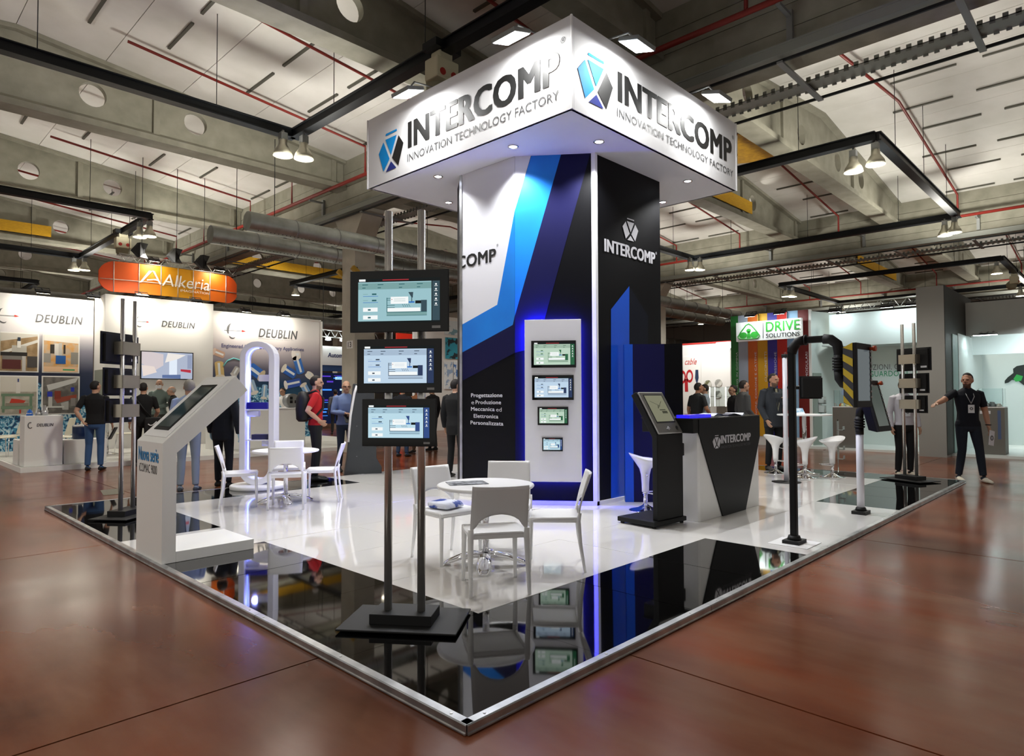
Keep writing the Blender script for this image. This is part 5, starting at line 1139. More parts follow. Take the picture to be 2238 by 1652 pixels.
mb.build('emblem', mat('banner_white', 'F2EEE8', .5), ob)
tr = MB(); X0, X1 = -1.5, 1.9
for z, yy in ((.48, -.14), (.68, -.14), (.48, .1), (.68, .1)): tr.cyl((X0, yy, z), (X1, yy, z), .018, n=8)
for q in range(22):
    x = X0+(X1-X0)*q/22; x2 = X0+(X1-X0)*(q+1)/22; tr.cyl((x, -.14, .48 if q % 2 else .68), (x2, -.14, .68 if q % 2 else .48), .009, n=5); tr.cyl((x, -.14, .48), (x, .1, .48), .009, n=5)
tr.build('support_truss', mat('truss_silver', 'B9BAB6', .35, .8), ob)
for x in (-1.2, 1.6): MB().cyl((x, 0, .68), (x, 0, zr(5.2+x)-4.9), .008, n=5).build('hanging_cable', DARKM, ob)
for x, lab in ((-.72, 'warm spotlight over the emblem of the orange banner'), (1.2, 'warm spotlight over the right end of the orange banner')):
    wall_flood(5.22+x, 19.2+bulge(x)-.32, 5.42, 0, 1, lab, 8, grp='banner spotlights')

# ---------------- far stand with automation lettering, beyond the column
def far_wall(x0, y0, x1, y1, z0, z1, m, nm, lab, th=.1):
    a, b = Vector((x0, y0, 0)), Vector((x1, y1, 0)); t = (b-a).normalized(); n = Vector((-t.y, t.x, 0)); 
    o = MB().prism([(0, 0, 0), tuple(b-a), tuple(b-a+n*th), tuple(n*th)], (0, 0, z1-z0)).build(nm, m); o.location = (x0, y0, z0); o['kind'] = 'structure'; return tag(o, lab, 'wall')
YF = 23.2
a = GY(697, 800, YF); b = GY(760, 800, YF)
f1 = far_wall(a[0], YF, b[0]+.8, YF, ZAT(a[0], YF, 797), ZAT(a[0], YF, 755), WALLW, 'wall_header', 'white header of a distant stand with Automation lettering')
mb = MB(); p = GY(707, 777, YF); q = GY(757, 777, YF); text_fit(mb, 'Automation', frame((-a[0], -.004, -f1.location.z), (1, 0, 0), (0, 0, 1)), p[0]+.2, q[0]+.35, p[2]-.06, p[2]+.14, 0, .02, 1, .1); mb.build('lettering', mat('ink_navy', '1C2C5C', .5), f1)
far_wall(a[0], YF+.02, b[0]+.8, YF+.02, f1.location.z-.26, f1.location.z-.002, mat('navy_band', '2A4A78', .5), 'wall_band', 'navy band under the distant white header')
SCR = mat('led_wall_blue', '000000', .3, noise=None, emit='2F6CF0', es=1.0)
o = MB()
random.seed(3)
for k in range(46):
    x = random.uniform(0, 2.6); z = random.uniform(.4, 2.4); o.box((x, 0, z), (x+random.uniform(.05, .5), .03, z+random.uniform(.02, .12)), random.choice([0, 0, 1, 2]))
o.box((0, .03, .2), (3.0, .08, 2.5), 3)
o = o.build('video_wall', [em('vw1', '3F8CFF', 1.2), em('vw2', 'B8E4FF', 1.4), em('vw3', '5A3CC8', .9), em('vw4', '101A38', .8)]); o.location = (a[0], YF+1.2, 0); tag(o, 'distant video wall with blue light streaks', 'video wall')
t = thing('small_truss', 'silver lattice truss with lamps over the distant white header', 'truss', (a[0], YF, ZAT(a[0], YF, 735))); mb = MB()
for z in (0, .3): mb.cyl((0, 0, z), (3., 0, z), .025, n=6)
for q in range(16): mb.cyl((q*.19, 0, .3*(q % 2)), (q*.19+.19, 0, .3*((q+1) % 2)), .014, n=5)
mb.build('lattice', mat('truss_silver', 'B9BAB6', .35, .8), t)
for x in (.35, 1.05): MB().lathe([(.12, 0), (.1, .12)], (x, -.15, -.15), 14).build('lamp', FLC, t)
for xx in (.2, 2.6): MB().cyl((xx, 0, .3), (xx, 0, zr(t.location.x+xx)-t.location.z), .01, n=5).build('cable', DARKM, t)
# white poster wall seen between the screens and the tower
YQ = 19.; a = GY(955, 850, YQ); b = GY(1030, 850, YQ)
f2 = far_wall(a[0]-1.2, YQ, b[0]+.4, YQ, 0, ZAT(a[0], YQ, 690), WALLW, 'wall_posters', 'white stand wall with product posters behind the screens')
for (x0, y0, x1, y1, c1, c2, lab) in ((972, 700, 1004, 733, 'DDE8EC', '7FA8B8', 'white poster high on the stand wall behind the screens'), (974, 737, 1006, 785, '2EA2BC', '1A2A34', 'turquoise poster with dark devices behind the screens'), (972, 790, 990, 850, 'E8EEF2', '9AB4D4', 'small product sheet behind the screens'), (992, 790, 1007, 850, 'E8EEF2', '4A7CC0', 'blue and white product sheet by the tower edge')):
    p = GY(x0, y0, YQ-.03); q = GY(x1, y1, YQ-.03); o = MB().box((0, 0, 0), (q[0]-p[0], .02, p[2]-q[2])).build('poster', mat('poster_'+c1+c2, c1, .5, noise=(c2, 3.5, .52, .56))); o.location = (p[0], YQ-.03, q[2]); tag(o, lab, 'poster', 'posters behind the screens')
p = GY(868, 730, 20.); q = GY(926, 745, 20.); o = MB().box((0, 0, 0), (q[0]-p[0], .1, .5)).build('wall_red', mat('red_panel', 'D8301C', .5, emit='D8301C', es=.25)); o.location = (p[0], 20., p[2]-.45); struct(o, 'lit red header of a distant stand', 'wall')
MB().box((0.2, .02, -3.3), (.3, .08, 0)).box((q[0]-p[0]-.3, .02, -3.3), (q[0]-p[0]-.2, .08, 0)).build('support', mat('red_panel', 'D8301C', .5), o); o.location.z = max(o.location.z, 3.3)
# dark totem by the platform's far side
dt = thing('dark_totem', 'large dark grey leaning totem with pale screen edge behind the front screens', 'totem', (4.42, 8.12, 0), R(-30))
MB().prism([(-.02, .0, 0), (.64, 0, 0), (.64, .0, .16), (.55, .0, .32), (.50, 0, 1.62), (.14, 0, 1.66), (.03, 0, .32)], (0, .42, 0)).build('body', mat('totem_grey', '3A3D40', .55), dt, .01)
MB().tube([(.05, -.004, .62), (.09, -.004, 1.1), (.16, -.004, 1.5), (.2, -.004, 1.62)], .022, 8).build('screen_edge', WPLAS, dt)
for z in (.36, .9): MB().cyl((.2, -.006, z), (.2, .0, z), .008, n=8).build('bolt', GREYM, dt)

# ---------------- striped drive stand
XS = 16.6; HS = 3.77
sw = struct(MB().box((0, -2.3, 0), (.1, 0, HS)).build('wall_stripes', WALLW), 'white wall covered by eight coloured vertical stripes', 'wall'); sw.location = (XS, 6.69, 0)
pxs = [1597, 1616, 1637, 1658, 1680, 1701, 1723, 1747, 1770]; ys = [GX(x, 900, XS)[1] for x in pxs]; ys[0] = 6.69
cl = ['2A7A38', 'A9B4C4', 'D86A1E', 'DBA41E', '3A3298', 'C62A1E', '8FB4D4', '6E1712']
txt = [('TUBI IR DRONHG IN GOMMA', 0), None, ('PIGNONI, CORONE E CATENE', 0), ('CUSCINETTI', 0), ('CINGHIE DI TRASMISSIONE', 0), ('COMPONENTS', 0), None, ('CATENE MODULARI', 0)]
for k in range(8):
    o = MB().box((-.012, ys[k+1]-6.69+.003, .25), (-.001, ys[k]-6.69-.003, HS)).build('stripe', mat('stripe_'+cl[k], cl[k], .5), sw)
    if txt[k]:
        ww = ys[k]-ys[k+1]; Mv = frame((-.014, ys[k+1]-6.69+ww*.1, .5), (0, 0, 1), (0, 1, 0))
        mb = MB(); vs, fs = text_raw(txt[k][0], .0, 1.05); lo_, hi_ = vs.min(0), vs.max(0); qv = (vs-lo_)/(hi_-lo_); Ls = min(2.2, len(txt[k][0])*.085)
        z0 = ZAT(XS, ys[k], 770)-Ls
        mb.add([(-.0135, ys[k+1]-6.69+ww*(.1+.22*(b)), z0+a*Ls) for a, b in qv], fs); mb.build('lettering', LW, sw)
# sign board
sg = thing('drive_sign', 'white illuminated sign reading DRIVE SOLUTIONS with green cloverlike emblem', 'sign', (XS-.3, 5.6, 0))
def sgp(x, y): p = GX(x, y, XS-.3); return p
a = sgp(1609, 725); b = sgp(1751, 715); zt0 = sgp(1609, 706)[2]; zb0 = sgp(1609, 746)[2]; zt1 = sgp(1751, 694)[2]; zb1 = sgp(1751, 739)[2]; ztp, zbt = (zt0+zt1)/2, (zb0+zb1)/2
MB().box((0, b[1]-5.6, zbt), (.12, a[1]-5.6, ztp)).build('board', mat('sign_white', 'F2F4F0', .4, emit='FFFFFF', es=.08), sg)
MB().box((.12, a[1]-5.9, zbt+.2), (.3, a[1]-5.86, zbt+.3)).box((.12, b[1]-5.3, zbt+.2), (.3, b[1]-5.26, zbt+.3)).build('bracket', GREYM, sg)
Ms = frame((-.001, -5.6, 0), (0, -1, 0), (0, 0, 1)); GRN = mat('sign_green', '3AA83C', .4)
def su(x): return -sgp(x, 720)[1]
hh_ = ztp-zbt
Ms = frame((-.003, -5.6, 0), (0, -1, 0), (0, 0, 1))
mb = MB(); text_fit(mb, 'DRIVE', Ms, su(1674), su(1748), zbt+hh_*.42, zbt+hh_*.92, 0, .01, lift=.01); mb.build('lettering', GRN, sg)
mb = MB(); text_fit(mb, 'SOLUTIONS', Ms, su(1674), su(1748), zbt+hh_*.1, zbt+hh_*.32, 0, .01, lift=.01); mb.build('lettering', INK, sg)
mb = MB(); cu_ = (su(1612)+su(1662))/2; wu = (su(1662)-su(1612))/2
ring = [(-1, -.55), (-.85, -.8), (-.3, -.85), (.3, -.85), (.85, -.8), (1, -.55), (.75, -.05), (.25, .7), (0, .85), (-.25, .7), (-.75, -.05)]
mb.tube([Ms@Vector((cu_+wu*x*.95, zbt+hh_*(.5+.47*y), .012)) for x, y in ring], .016, 6, closed=True)
for x, y, r in ((-.48, -.4, .34), (.48, -.4, .34), (0, .1, .2)): mb.poly([Ms@Vector((cu_+wu*(x+r*math.cos(a*PI/8)), zbt+hh_*(.5+.47*y)+wu*r*.8*math.sin(a*PI/8), .011)) for a in range(16)])
mb.poly([Ms@Vector((cu_+wu*x, zbt+hh_*(.5+.47*y), .011)) for x, y in ((-.1, .0), (.1, .0), (.18, -.75), (-.18, -.75))]); mb.build('emblem', GRN, sg)
MB().poly([Ms@Vector((su(1667), zbt+hh_*.1, .01)), Ms@Vector((su(1668.5), zbt+hh_*.1, .01)), Ms@Vector((su(1668.5), zbt+hh_*.9, .01)), Ms@Vector((su(1667), zbt+hh_*.9, .01))]).build('divider', INKL, sg)
for px, lab in ((1641, 'cool floodlight above the emblem of the drive sign'), (1705, 'cool floodlight above the lettering of the drive sign')):
    p = GX(px, 690, XS-.62); wall_flood(XS-.62, p[1], 3.66, 1, 0, lab, 4, True)
for px, lab in ((1800, 'small blue and white shelf case on the striped stand floor'),): pass
# platform of the right-hand stand
rp = struct(MB().box((0, -4.5, 0), (4.5, 2.6, .06)).build('floor_stand', mat('stand_floor_pale', 'DDE6E4', .3)), 'pale raised floor of the stand with the globe picture', 'floor'); rp.location = (16.15, 1.9, 0)
CY = mat('wall_cyan_white', 'CCD9D7', .55); GRYW = mat('wall_mid_grey', '8F8F8B', .6); DKW = mat('wall_dark_brown', '26241F', .6)
# white side wall, header and recessed wall of the right-hand stand
def xw(px, X): return GX(px, 900, X)[1]
y5, y6 = 4.40, xw(2040, 16.6)
far_wall(16.62, 4.39, 17.9, 3.98, 0, 3.72, CY, 'wall_side', 'white side wall between the stripes and the lettered wall', .06)
q = [GP(x, y, (16.6, 4.39, 0), (.41, 1.28, 0)) for x, y in ((1776, 815), (1794, 815))]
d2 = struct(MB().prism([(q[0][0], q[0][1], .06), (q[1][0], q[1][1], .06), (q[1][0], q[1][1], q[0][2]), (q[0][0], q[0][1], q[0][2])], (-.006, -.018, 0)).build('door_2', mat('door_sage', '93A29A', .6)), 'narrow sage grey door beside the stripes', 'door')
hd = struct(MB().box((0, y6-3.95, 2.72), (.5, 0, 3.58)).build('wall_fascia', CY), 'pale fascia above the recessed lettered wall', 'wall'); hd.location = (16.7, 3.95, 0)
rw = struct(MB().box((0, y6-3.95, .06), (.08, .2, 2.74)).build('wall_recess', CY), 'pale recessed stand wall with green and grey lettering', 'wall'); rw.location = (17.9, 3.95, 0)
MB().box((16.7-17.9, y6-3.95, 2.74), (0.08, .2, 2.78)).build('soffit', CY, rw)
Mr = frame((-.004, -3.95, 0), (0, -1, 0), (0, 0, 1))
def rpz(x, y): p = GX(x, y, 17.9); return -p[1], p[2]
mb = MB(); u0, v0 = rpz(1893, 809); u1, v1 = rpz(2052, 806); text_fit(mb, 'SOLUZIONI, COMPONENTI', Mr, rpz(1874, 809)[0], u1, v0-.02, v0+.15, 0, -.005, 1.05); mb.build('lettering', mat('ink_steel', '5A6262', .5), rw)
mb = MB(); u0, v0 = rpz(1893, 821); text_fit(mb, 'SGUARDO AL FUTURO', Mr, rpz(1893, 820)[0], rpz(2058, 820)[0], v0-.03, v0+.12, 0, .0, 1.05); mb.build('lettering', mat('ink_teal', '2E9A6A', .5), rw)
for px in (1915, 1991):
    p = GX(px, 748, 17.2); d = MB().lathe([(.05, 0), (.05, .012)], n=14).build('recessed_spot', FLG); d.location = (17.2, p[1], 2.725); tag(d, 'small recessed spotlight over the lettered wall', 'lamp', 'recessed spots'); spot('recess_light', (17.2, p[1], 2.7), (17.5, p[1], 0), 12, COOL, 110)
for px, lab in ((1825, 'black floodlight over the pale fascia next to the stripes'), (1940, 'floodlight over the middle of the pale fascia'), (1996, 'floodlight over the pale fascia near the grey fin')):
    p = GX(px, 672, 16.25); wall_flood(16.25, p[1], 3.62, 1, 0, lab, 3, True)
t = thing('fascia_truss', 'silver lattice truss with cables above the pale fascia', 'truss', (16.9, y6+.1, 3.64)); mb = MB()
for z in (.03, .25): mb.cyl((0, 0, z), (0, 3.95-y6-.2, z), .018, n=6)
for q in range(14): mb.cyl((0, q*.16, .03+.22*(q % 2)), (0, q*.16+.16, .03+.22*((q+1) % 2)), .01, n=5)
mb.build('lattice', mat('truss_silver', 'B9BAB6', .35, .8), t); MB().box((-.05, 0, -.06), (.05, .05, .03)).box((-.05, 2.1, -.06), (.05, 2.15, .03)).build('foot', DARKM, t)
# grey fin
zf = ZAT(15.6, 1.12, 623)
gf = struct(MB().box((0, 0, 0), (3.2, .55, zf)).build('wall_fin', GRYW), 'tall grey fin wall standing out of the pale stand', 'wall'); gf.location = (15.6, 1.12, 0)
MB().box((-.002, -.012, .05), (3.2, 0, zf)).build('dark_cladding', DKW, gf)
# right header and inner room
xh = 18.0; zh0, zh1 = ZAT(xh, .3, 730), ZAT(xh, .3, 655)
far_wall(xh, 1.1, xh, -4.5, zh0, zh1, mat('wall_light_grey', 'A9AAA6', .6), 'wall_header', 'light grey header wall to the right of the dark fin', .15)
far_wall(xh+.7, 1.1, xh+.7, -4.5, zh0-.45, zh0+.1, CY, 'wall_header', 'pale inner header behind the light grey one', .1)
iw = far_wall(20.2, 1.1, 20.2, -4.5, .06, zh0, CY, 'wall_inner', 'pale inner wall carrying the world map', .1)
far_wall(16.9, 1.08, 20.2, 1.08, .06, zh0, CY, 'wall_lining', 'pale side lining of the inner room', .02)
far_wall(16.3, 1.09, 16.9, 1.09, .06, 2.85, mat('edge_teal', '8FB0AC', .5), 'wall_edge', 'teal edge strip of the inner room', .03)
mb = MB(); Mm = frame((-20.2*0-.006, 0, 0), (0, -1, 0), (0, 0, 1))
def im(x, y): p = GX(x, y, 20.19); return (-.02, p[1]-1.1, p[2]-.06)
MB().poly([im(*p) for p in ((2196, 832), (2203, 824), (2215, 815), (2214, 806), (2222, 800), (2238, 797), (2250, 800), (2250, 835), (2238, 842), (2225, 832), (2212, 830), (2204, 836), (2196, 838))]).build('world_map', mat('map_dark', '1A2622', .5), iw)
MB().poly([(p[0]-.003, p[1], p[2]) for p in [im(*q) for q in ((2215, 828), (2222, 818), (2236, 822), (2232, 832), (2220, 834))]]).build('world_map_green', mat('map_green', '2AA048', .5), iw)
for px, py in ((2140, 719), (2165, 730), (2120, 720)):
    pass
for k, (px, py) in enumerate(((2139, 719), (2155, 724), (2167, 729))):
    p = GX(px, py, 17.7); t = thing('room_spotlight', ('wide cool spotlight nearest the dark fin', 'dim cool spotlight in the middle of the row under the grey header', 'wide cool spotlight furthest from the dark fin')[k], 'lamp', (17.7, p[1], zh0+.02), group='spots under the grey header'); MB().obox(Matrix.Translation((0, 0, -.02)), (.16, .26, .04)).build('housing', GREYM, t); MB().obox(Matrix.Translation((0, 0, -.042)), (.13, .22, .006)).build('lens', FLC, t); MB().cyl((.1, 0, 0), (.32, 0, .06), .02).build('arm', GREYM, t)
area('room_light', (17.8, -.4, zh0-.1), (19.8, -.6, 1.6), .3, 2., 45, COOL)
# pedestals with glass cases
def pedestal(px0, px1, pyb, X, ytop, lab, goods):
    a = GX(px0, pyb, X); b = GX(px1, pyb, X); y0, y1 = b[1], a[1]; zt = ZAT(X, (y0+y1)/2, ytop)
    t = thing('display_pedestal', lab, 'pedestal', (X, (y0+y1)/2, .06)); hw = (y1-y0)/2
    MB().box((0, -hw, 0), (.5, hw, zt-.06)).build('cabinet', mat('pedestal_grey', '6A6862', .6), t, .004); MB().box((0, -hw, zt-.06), (.5, hw, zt-.04)).build('top', WPLAS, t)
    if goods == 'v': MB().box((-.004, -hw+.07, .35), (0, -hw+.13, zt-.12)).build('stripe', mat('stripe_blueish', '4A5C80', .5), t); MB().box((-.004, hw-.25, zt-.2), (0, hw-.05, zt-.13)).build('label_plate', LW, t)
    g = tag(MB().box((.03, -hw+.03, 0), (.036, hw-.03, .42)).box((.46, -hw+.03, 0), (.466, hw-.03, .42)).box((.03, -hw+.03, 0), (.466, -hw+.036, .42)).box((.03, hw-.036, 0), (.466, hw-.03, .42)).build('glass_case', GLASS), 'open glass case on the '+lab.split(' with')[0]+(' by the man in navy' if goods == 'v' else ' behind the white post'), 'glass case'); g.location = (X, (y0+y1)/2, zt+.021)
    random.seed(px0)
    for k in range(6):
        c = random.choice(['C8CCCC', '9A9EA0', 'E0DCD4']) if goods == 'v' else random.choice(['D8401C', 'E8701E', 'F0E6B0'])
        r = random.uniform(.04, .07); yy = -hw+.12+(2*hw-.24)*k/5; h = random.uniform(.05, .12)
        o = MB().lathe([(r, 0), (r, h*.6), (r*.6, h*.7), (r*.6, h), (r*.3, h)], n=12).build('machine_sample', mat('sample_'+c, c, .35, .3)); o.location = (X+.25+(.08 if k % 2 else -.08), (y0+y1)/2+yy, zt+.021)
        tag(o, ('orange and yellow' if goods != 'v' else 'pale metal')+' machine sample inside the glass case on the '+lab.split(' with')[0], 'machine part', 'samples on the '+lab.split(' with')[0])
pedestal(1821, 1874, 985, 16.25, 890, 'brown grey pedestal with orange samples behind the white post', 'o')
pedestal(2138, 2198, 1000, 16.4, 891, 'brown grey pedestal with a blue stripe beside the man in navy', 'v')
# ---------------- knife stand far behind
XK = 22.0
a = GX(1480, 900, XK); b = GX(1640, 900, XK)
kw_ = far_wall(XK, a[1], XK, b[1], 0, ZAT(XK, a[1], 752), WALLW, 'wall_knives', 'white far stand wall with scissors poster')
MB().prism([(-.02, 0, kw_.dimensions.z if False else ZAT(XK, a[1], 752)-.06), (-.02, b[1]-a[1], ZAT(XK, a[1], 752)-.06), (-.02, b[1]-a[1], ZAT(XK, a[1], 752)), (-.02, 0, ZAT(XK, a[1], 752))], (.02, 0, 0)).build('red_edge', REDI, kw_)
def kp(x, y, d=.03): p = GX(x, y, XK-d); return p
po_ = MB(); p, q = kp(1493, 780), kp(1533, 905); o = MB().box((0, q[1]-p[1], 0), (.02, 0, p[2]-q[2])).build('scissors_poster', WALLW); o.location = (XK-.03, p[1], q[2]); tag(o, 'white poster with red scissors and blue screwdriver handle', 'poster')
L0 = Vector(o.location)
def pl3(pts, nm, m, par, org): return MB().poly([tuple(Vector(kp(x, y, .034))-org) for x, y in pts]).build(nm, m, par)
RS = mat('scissors_red', 'B5222A', .5)
mb = MB()
for cx_, cy_, rx_ in ((1507, 822, 6.5), (1492, 824, 6)):
    for a_ in range(16):
        q4 = [(cx_+f*rx_*math.cos(b_*PI/8), cy_+f*12*math.sin(b_*PI/8)) for f, b_ in ((1.2, a_), (1.2, a_+1), (.72, a_+1), (.72, a_))]; mb.poly([tuple(Vector(kp(x, y, .034))-L0) for x, y in q4])
mb.build('scissors_handles', RS, o)
pl3([(1496, 828), (1503, 828), (1504, 856), (1497, 856)], 'scissors_blades', RS, o, L0); pl3([(1520, 808), (1526, 808), (1527, 826), (1524, 838), (1522, 838), (1519, 826)], 'screwdriver_handle', mat('handle_navy', '2A3A58', .5), o, L0)
mb = MB(); text_fit(mb, 'cable', frame((-.006, -p[1], -q[2]), (0, -1, 0), (0, 0, 1)), -kp(1497, 790)[1], -kp(1523, 790)[1], kp(1500, 797)[2], kp(1500, 784)[2], 0, 0, 1, .4); mb2 = mb
mb2.build('lettering', REDI, o).location = (0, 0, 0)
for k, (px, py, c1) in enumerate(((1547, 839, '6A6A48'), (1570, 837, '9A9A94'), (1546, 862, '8A8A86'), (1569, 862, '74746E'))):
    pp = kp(px, py); o = MB().cyl((0, 0, 0), (.02, 0, 0), .15, n=24).build('round_photo', mat('rp_'+c1, c1, .5, noise=('D0D0C8', 4, .45, .6))); o.location = (XK-.03, pp[1], pp[2]); tag(o, 'round product photo on the knife stand wall', 'picture', 'round photos on the far wall')
p = kp(1565, 750, 2); q = kp(1600, 760, 2); o = MB().box((0, q[1]-p[1], 0), (.1, 0, .22)).build('light_box', em('lightbox', 'FFFFFF', 2.2)); o.location = (XK-2, p[1], p[2]-.2); tag(o, 'bright white light box sign on the edge of the striped wall', 'sign')
MB().box((.04, q[1]-p[1]+.05, -3.2), (.08, q[1]-p[1]+.1, 0)).build('post', WALLW, o); o.location.z = max(o.location.z, 3.1)
for k, (px, lab) in enumerate(((1545, 'lit glass showcase with tools under the round photos'), (1580, 'lit glass showcase with knives next to the green stripe'))):
    pp = GX(px, 900, 17.0+k*1.2); X = 17.+k*1.2; t = thing('glass_showcase', lab, 'showcase', (X, pp[1], 0), group='lit showcases'); zc0 = ZAT(X, pp[1], 888); zc1 = ZAT(X, pp[1], 846)
    MB().box((-.2, -.22, 0), (.2, .22, zc0)).build('plinth', GRYW if k else WALLW, t); MB().box((-.19, -.21, zc0), (-.185, .21, zc1)).box((.185, -.21, zc0), (.19, .21, zc1)).box((-.19, .205, zc0), (.19, .21, zc1)).box((-.19, -.21, zc0), (.19, -.205, zc1)).box((-.19, -.21, zc1), (.19, .21, zc1+.01)).build('glass', GLASS, t)
    MB().box((-.18, -.2, zc0), (-.16, -.18, zc1)).box((-.18, .18, zc0), (-.16, .2, zc1)).build('light_tube', em('tube_light', 'FFF4E0', 5), t); MB().box((-.17, -.19, (zc0+zc1)/2), (.17, .19, (zc0+zc1)/2+.012)).build('shelf', GLASS, t)
area('knife_wall_fill', (XK-1.2, (a[1]+b[1])/2, 4.2), (XK, (a[1]+b[1])/2, 1.2), 2.5, .3, 60, (1, 1, .98))  # added fill on the knife wall, no lamp hangs here
area('poster_wall_fill', (12.2, YQ-1.2, 4.3), (12.2, YQ, 1.5), 2.5, .3, 45, (1, 1, .98))  # added fill that brightens the poster wall, without a fixture
area('header_fill', (10.5, YF-1, 5.2), (10.8, YF, 4), 2.5, .3, 35, COOL)  # added wash of light on the distant header
# ================================================================ people
def _tube_verts(path, rad, n=12):
    mb = MB(); mb.tube(path, rad, n); return mb
def person(label, loc_, face, height=1.75, top='202020', bottom='2A2E38', skin='B98A70', hair='1E1714', shoes='141414', sleeve='short', hem=.86, jacket=False,
           pose=None, lean=0., turn=0., hairstyle='short', beard=None, voxel=.011, hand_col=None, collar=None):
    s = height/1.75; P_ = dict(shR=(.185, -.012, 1.415), elR=(.235, -.03, 1.13), wrR=(.245, .045, .885), shL=(-.185, -.012, 1.415), elL=(-.235, -.03, 1.13), wrL=(-.245, .045, .885),
                               hipR=(.09, 0, .91), knR=(.10, .02, .5), anR=(.11, -.02, .085), hipL=(-.09, 0, .91), knL=(-.10, .02, .5), anL=(-.11, -.02, .085))
    if pose: P_.update(pose)
    def B_(p):   # forward lean of everything above the pelvis
        x, y, z = p; k = max(0, z-.95); return Vector((x, y+k*math.sin(lean), z-k*(1-math.cos(lean))))
    for k in ('shR', 'elR', 'wrR', 'shL', 'elL', 'wrL'): P_[k] = B_(P_[k])
    for k in P_: P_[k] = Vector(P_[k])
    mb = MB(); SEG = []     # SEG: (p0,p1,r0,r1,label)
    add = .012 if jacket else 0.
    rings = [(.80, .12, .085, 0), (.84, .15+add, .108+add, 0), (.92, .166+add, .115+add, -.006), (1.02, .156+add, .108+add, .002), (1.10, .152+add, .105+add, .006), (1.20, .166+add, .113+add, .006), (1.30, .182+add, .117+add, .0), (1.38, .19+add, .108+add, -.008), (1.44, .16+add, .088, -.014), (1.475, .1, .074, -.014), (1.5, .06, .06, -.01)]
    if jacket: rings[0] = (.76, .168, .122, 0); rings[1] = (.80, .172, .124, 0)
    n = 24; vs = []; fs = []
    for z, rx, ry, yo in rings:
        for j in range(n):
            a = 2*PI*j/n; c, sn = math.cos(a), math.sin(a); q = 2.5; rr = (abs(c)**q+abs(sn)**q)**(-1/q); vs.append(B_((rx*rr*c*.97, ry*rr*sn+yo, z)))
    for i in range(len(rings)-1):
        for j in range(n): fs.append((i*n+j, i*n+(j+1) % n, (i+1)*n+(j+1) % n, (i+1)*n+j))
    fs += [tuple(range(n))[::-1], tuple(range((len(rings)-1)*n, len(rings)*n))]; mb.add(vs, fs)
    for z0, z1, r in ((.80, 1.0, .13), (1.0, 1.2, .12), (1.2, 1.4, .13)):
        for xo in (-.05, .05): SEG.append((B_((xo, 0, z0)), B_((xo, 0, z1)), r-.02, r-.02, 'torso'))
    # neck and head (head turns by `turn`)
    hc = B_((0, .014, 1.622)); cT, sT = math.cos(turn), math.sin(turn)
    def Hd(p): return hc+Vector((p[0]*cT-p[1]*sT, p[0]*sT+p[1]*cT, p[2]))
    mb.tube([B_((0, -.015, 1.44)), B_((0, -.002, 1.50)), hc+Vector((0, -.01, -.05))], [.062, .056, .055], 14)
    SEG.append((B_((0, -.005, 1.485)), hc+Vector((0, 0, -.05)), .056, .055, 'neck'))
    def ell(c, r, k=12):
        vs = []; fs = []; kk = 9
        for i in range(kk+1):
            th = PI*i/kk
            for j in range(k):
                a = 2*PI*j/k; vs.append(Hd((c[0]+r[0]*math.sin(th)*math.cos(a), c[1]+r[1]*math.sin(th)*math.sin(a), c[2]+r[2]*math.cos(th))))
        for i in range(kk):
            for j in range(k): fs.append((i*k+j, (i+1)*k+j, (i+1)*k+(j+1) % k, i*k+(j+1) % k))
        mb.add(vs, fs)
    ell((0, -.008, .02), (.076, .098, .1), 16); ell((0, .02, -.045), (.06, .07, .072), 14); ell((0, .055, -.085), (.034, .034, .03)); ell((0, .098, -.012), (.014, .02, .026)); ell((0, .085, .02), (.05, .015, .02)); ell((.078, -.005, -.005), (.012, .02, .03)); ell((-.078, -.005, -.005), (.012, .02, .03)); ell((0, .088, -.052), (.024, .012, .01))
    SEG.append((Hd((0, 0, -.05)), Hd((0, 0, .06)), .085, .085, 'head'))
    # arms and hands
    for S, sg in (('R', 1), ('L', -1)):
        sh, el_, wr = P_['sh'+S], P_['el'+S], P_['wr'+S]; k = .008 if sleeve == 'long' else 0.; kj = .008 if jacket else 0
        mid = sh.lerp(el_, .55)
        mb.tube([sh+Vector((-sg*.03, 0, .0)), sh, mid, el_, el_.lerp(wr, .4), wr], [.058+kj, .06+kj, .052+(.006 if sleeve == 'short' else k)+kj, .043+k+kj, .042+k+kj, .028+k*1.4+kj], 14)
        if sleeve == 'short': SEG += [(sh, sh.lerp(el_, .62), .062, .06, 'sleeve'), (sh.lerp(el_, .66), el_, .045, .043, 'skin'), (el_, wr, .042, .028, 'skin')]
        else: SEG += [(sh, el_, .06, .05, 'sleeve'), (el_, el_.lerp(wr, .97), .048, .036, 'sleeve')]
        d = (wr-el_).normalized(); side = Vector((0, 1, 0))-d*d.y
        if side.length < .2: side = Vector((-sg, 0, 0))-d*(-sg*d.x)
        side.normalize(); nn = d.cross(side)*sg; nn = nn if nn.dot(Vector((-sg, 0, 0))) > -.2 else -nn
        mb.tube([wr-d*.01, wr+d*.03, wr+d*.07, wr+d*.09], [.026, .036, .038, .03], 10, sx=.5, up=tuple(side)); SEG.append((wr, wr+d*.09, .034, .034, 'hand'))
        for q in range(4):
            o = side*(.028-.0185*q); L_ = (.066, .076, .072, .056)[q]; b0 = wr+d*.082+o; b1 = b0+d*L_*.5+nn*.008; b2 = b1+d*L_*.42+nn*.022
            mb.tube([b0, b1, b2], [.0095, .009, .0075], 8); SEG.append((b0, b2, .009, .008, 'hand'))
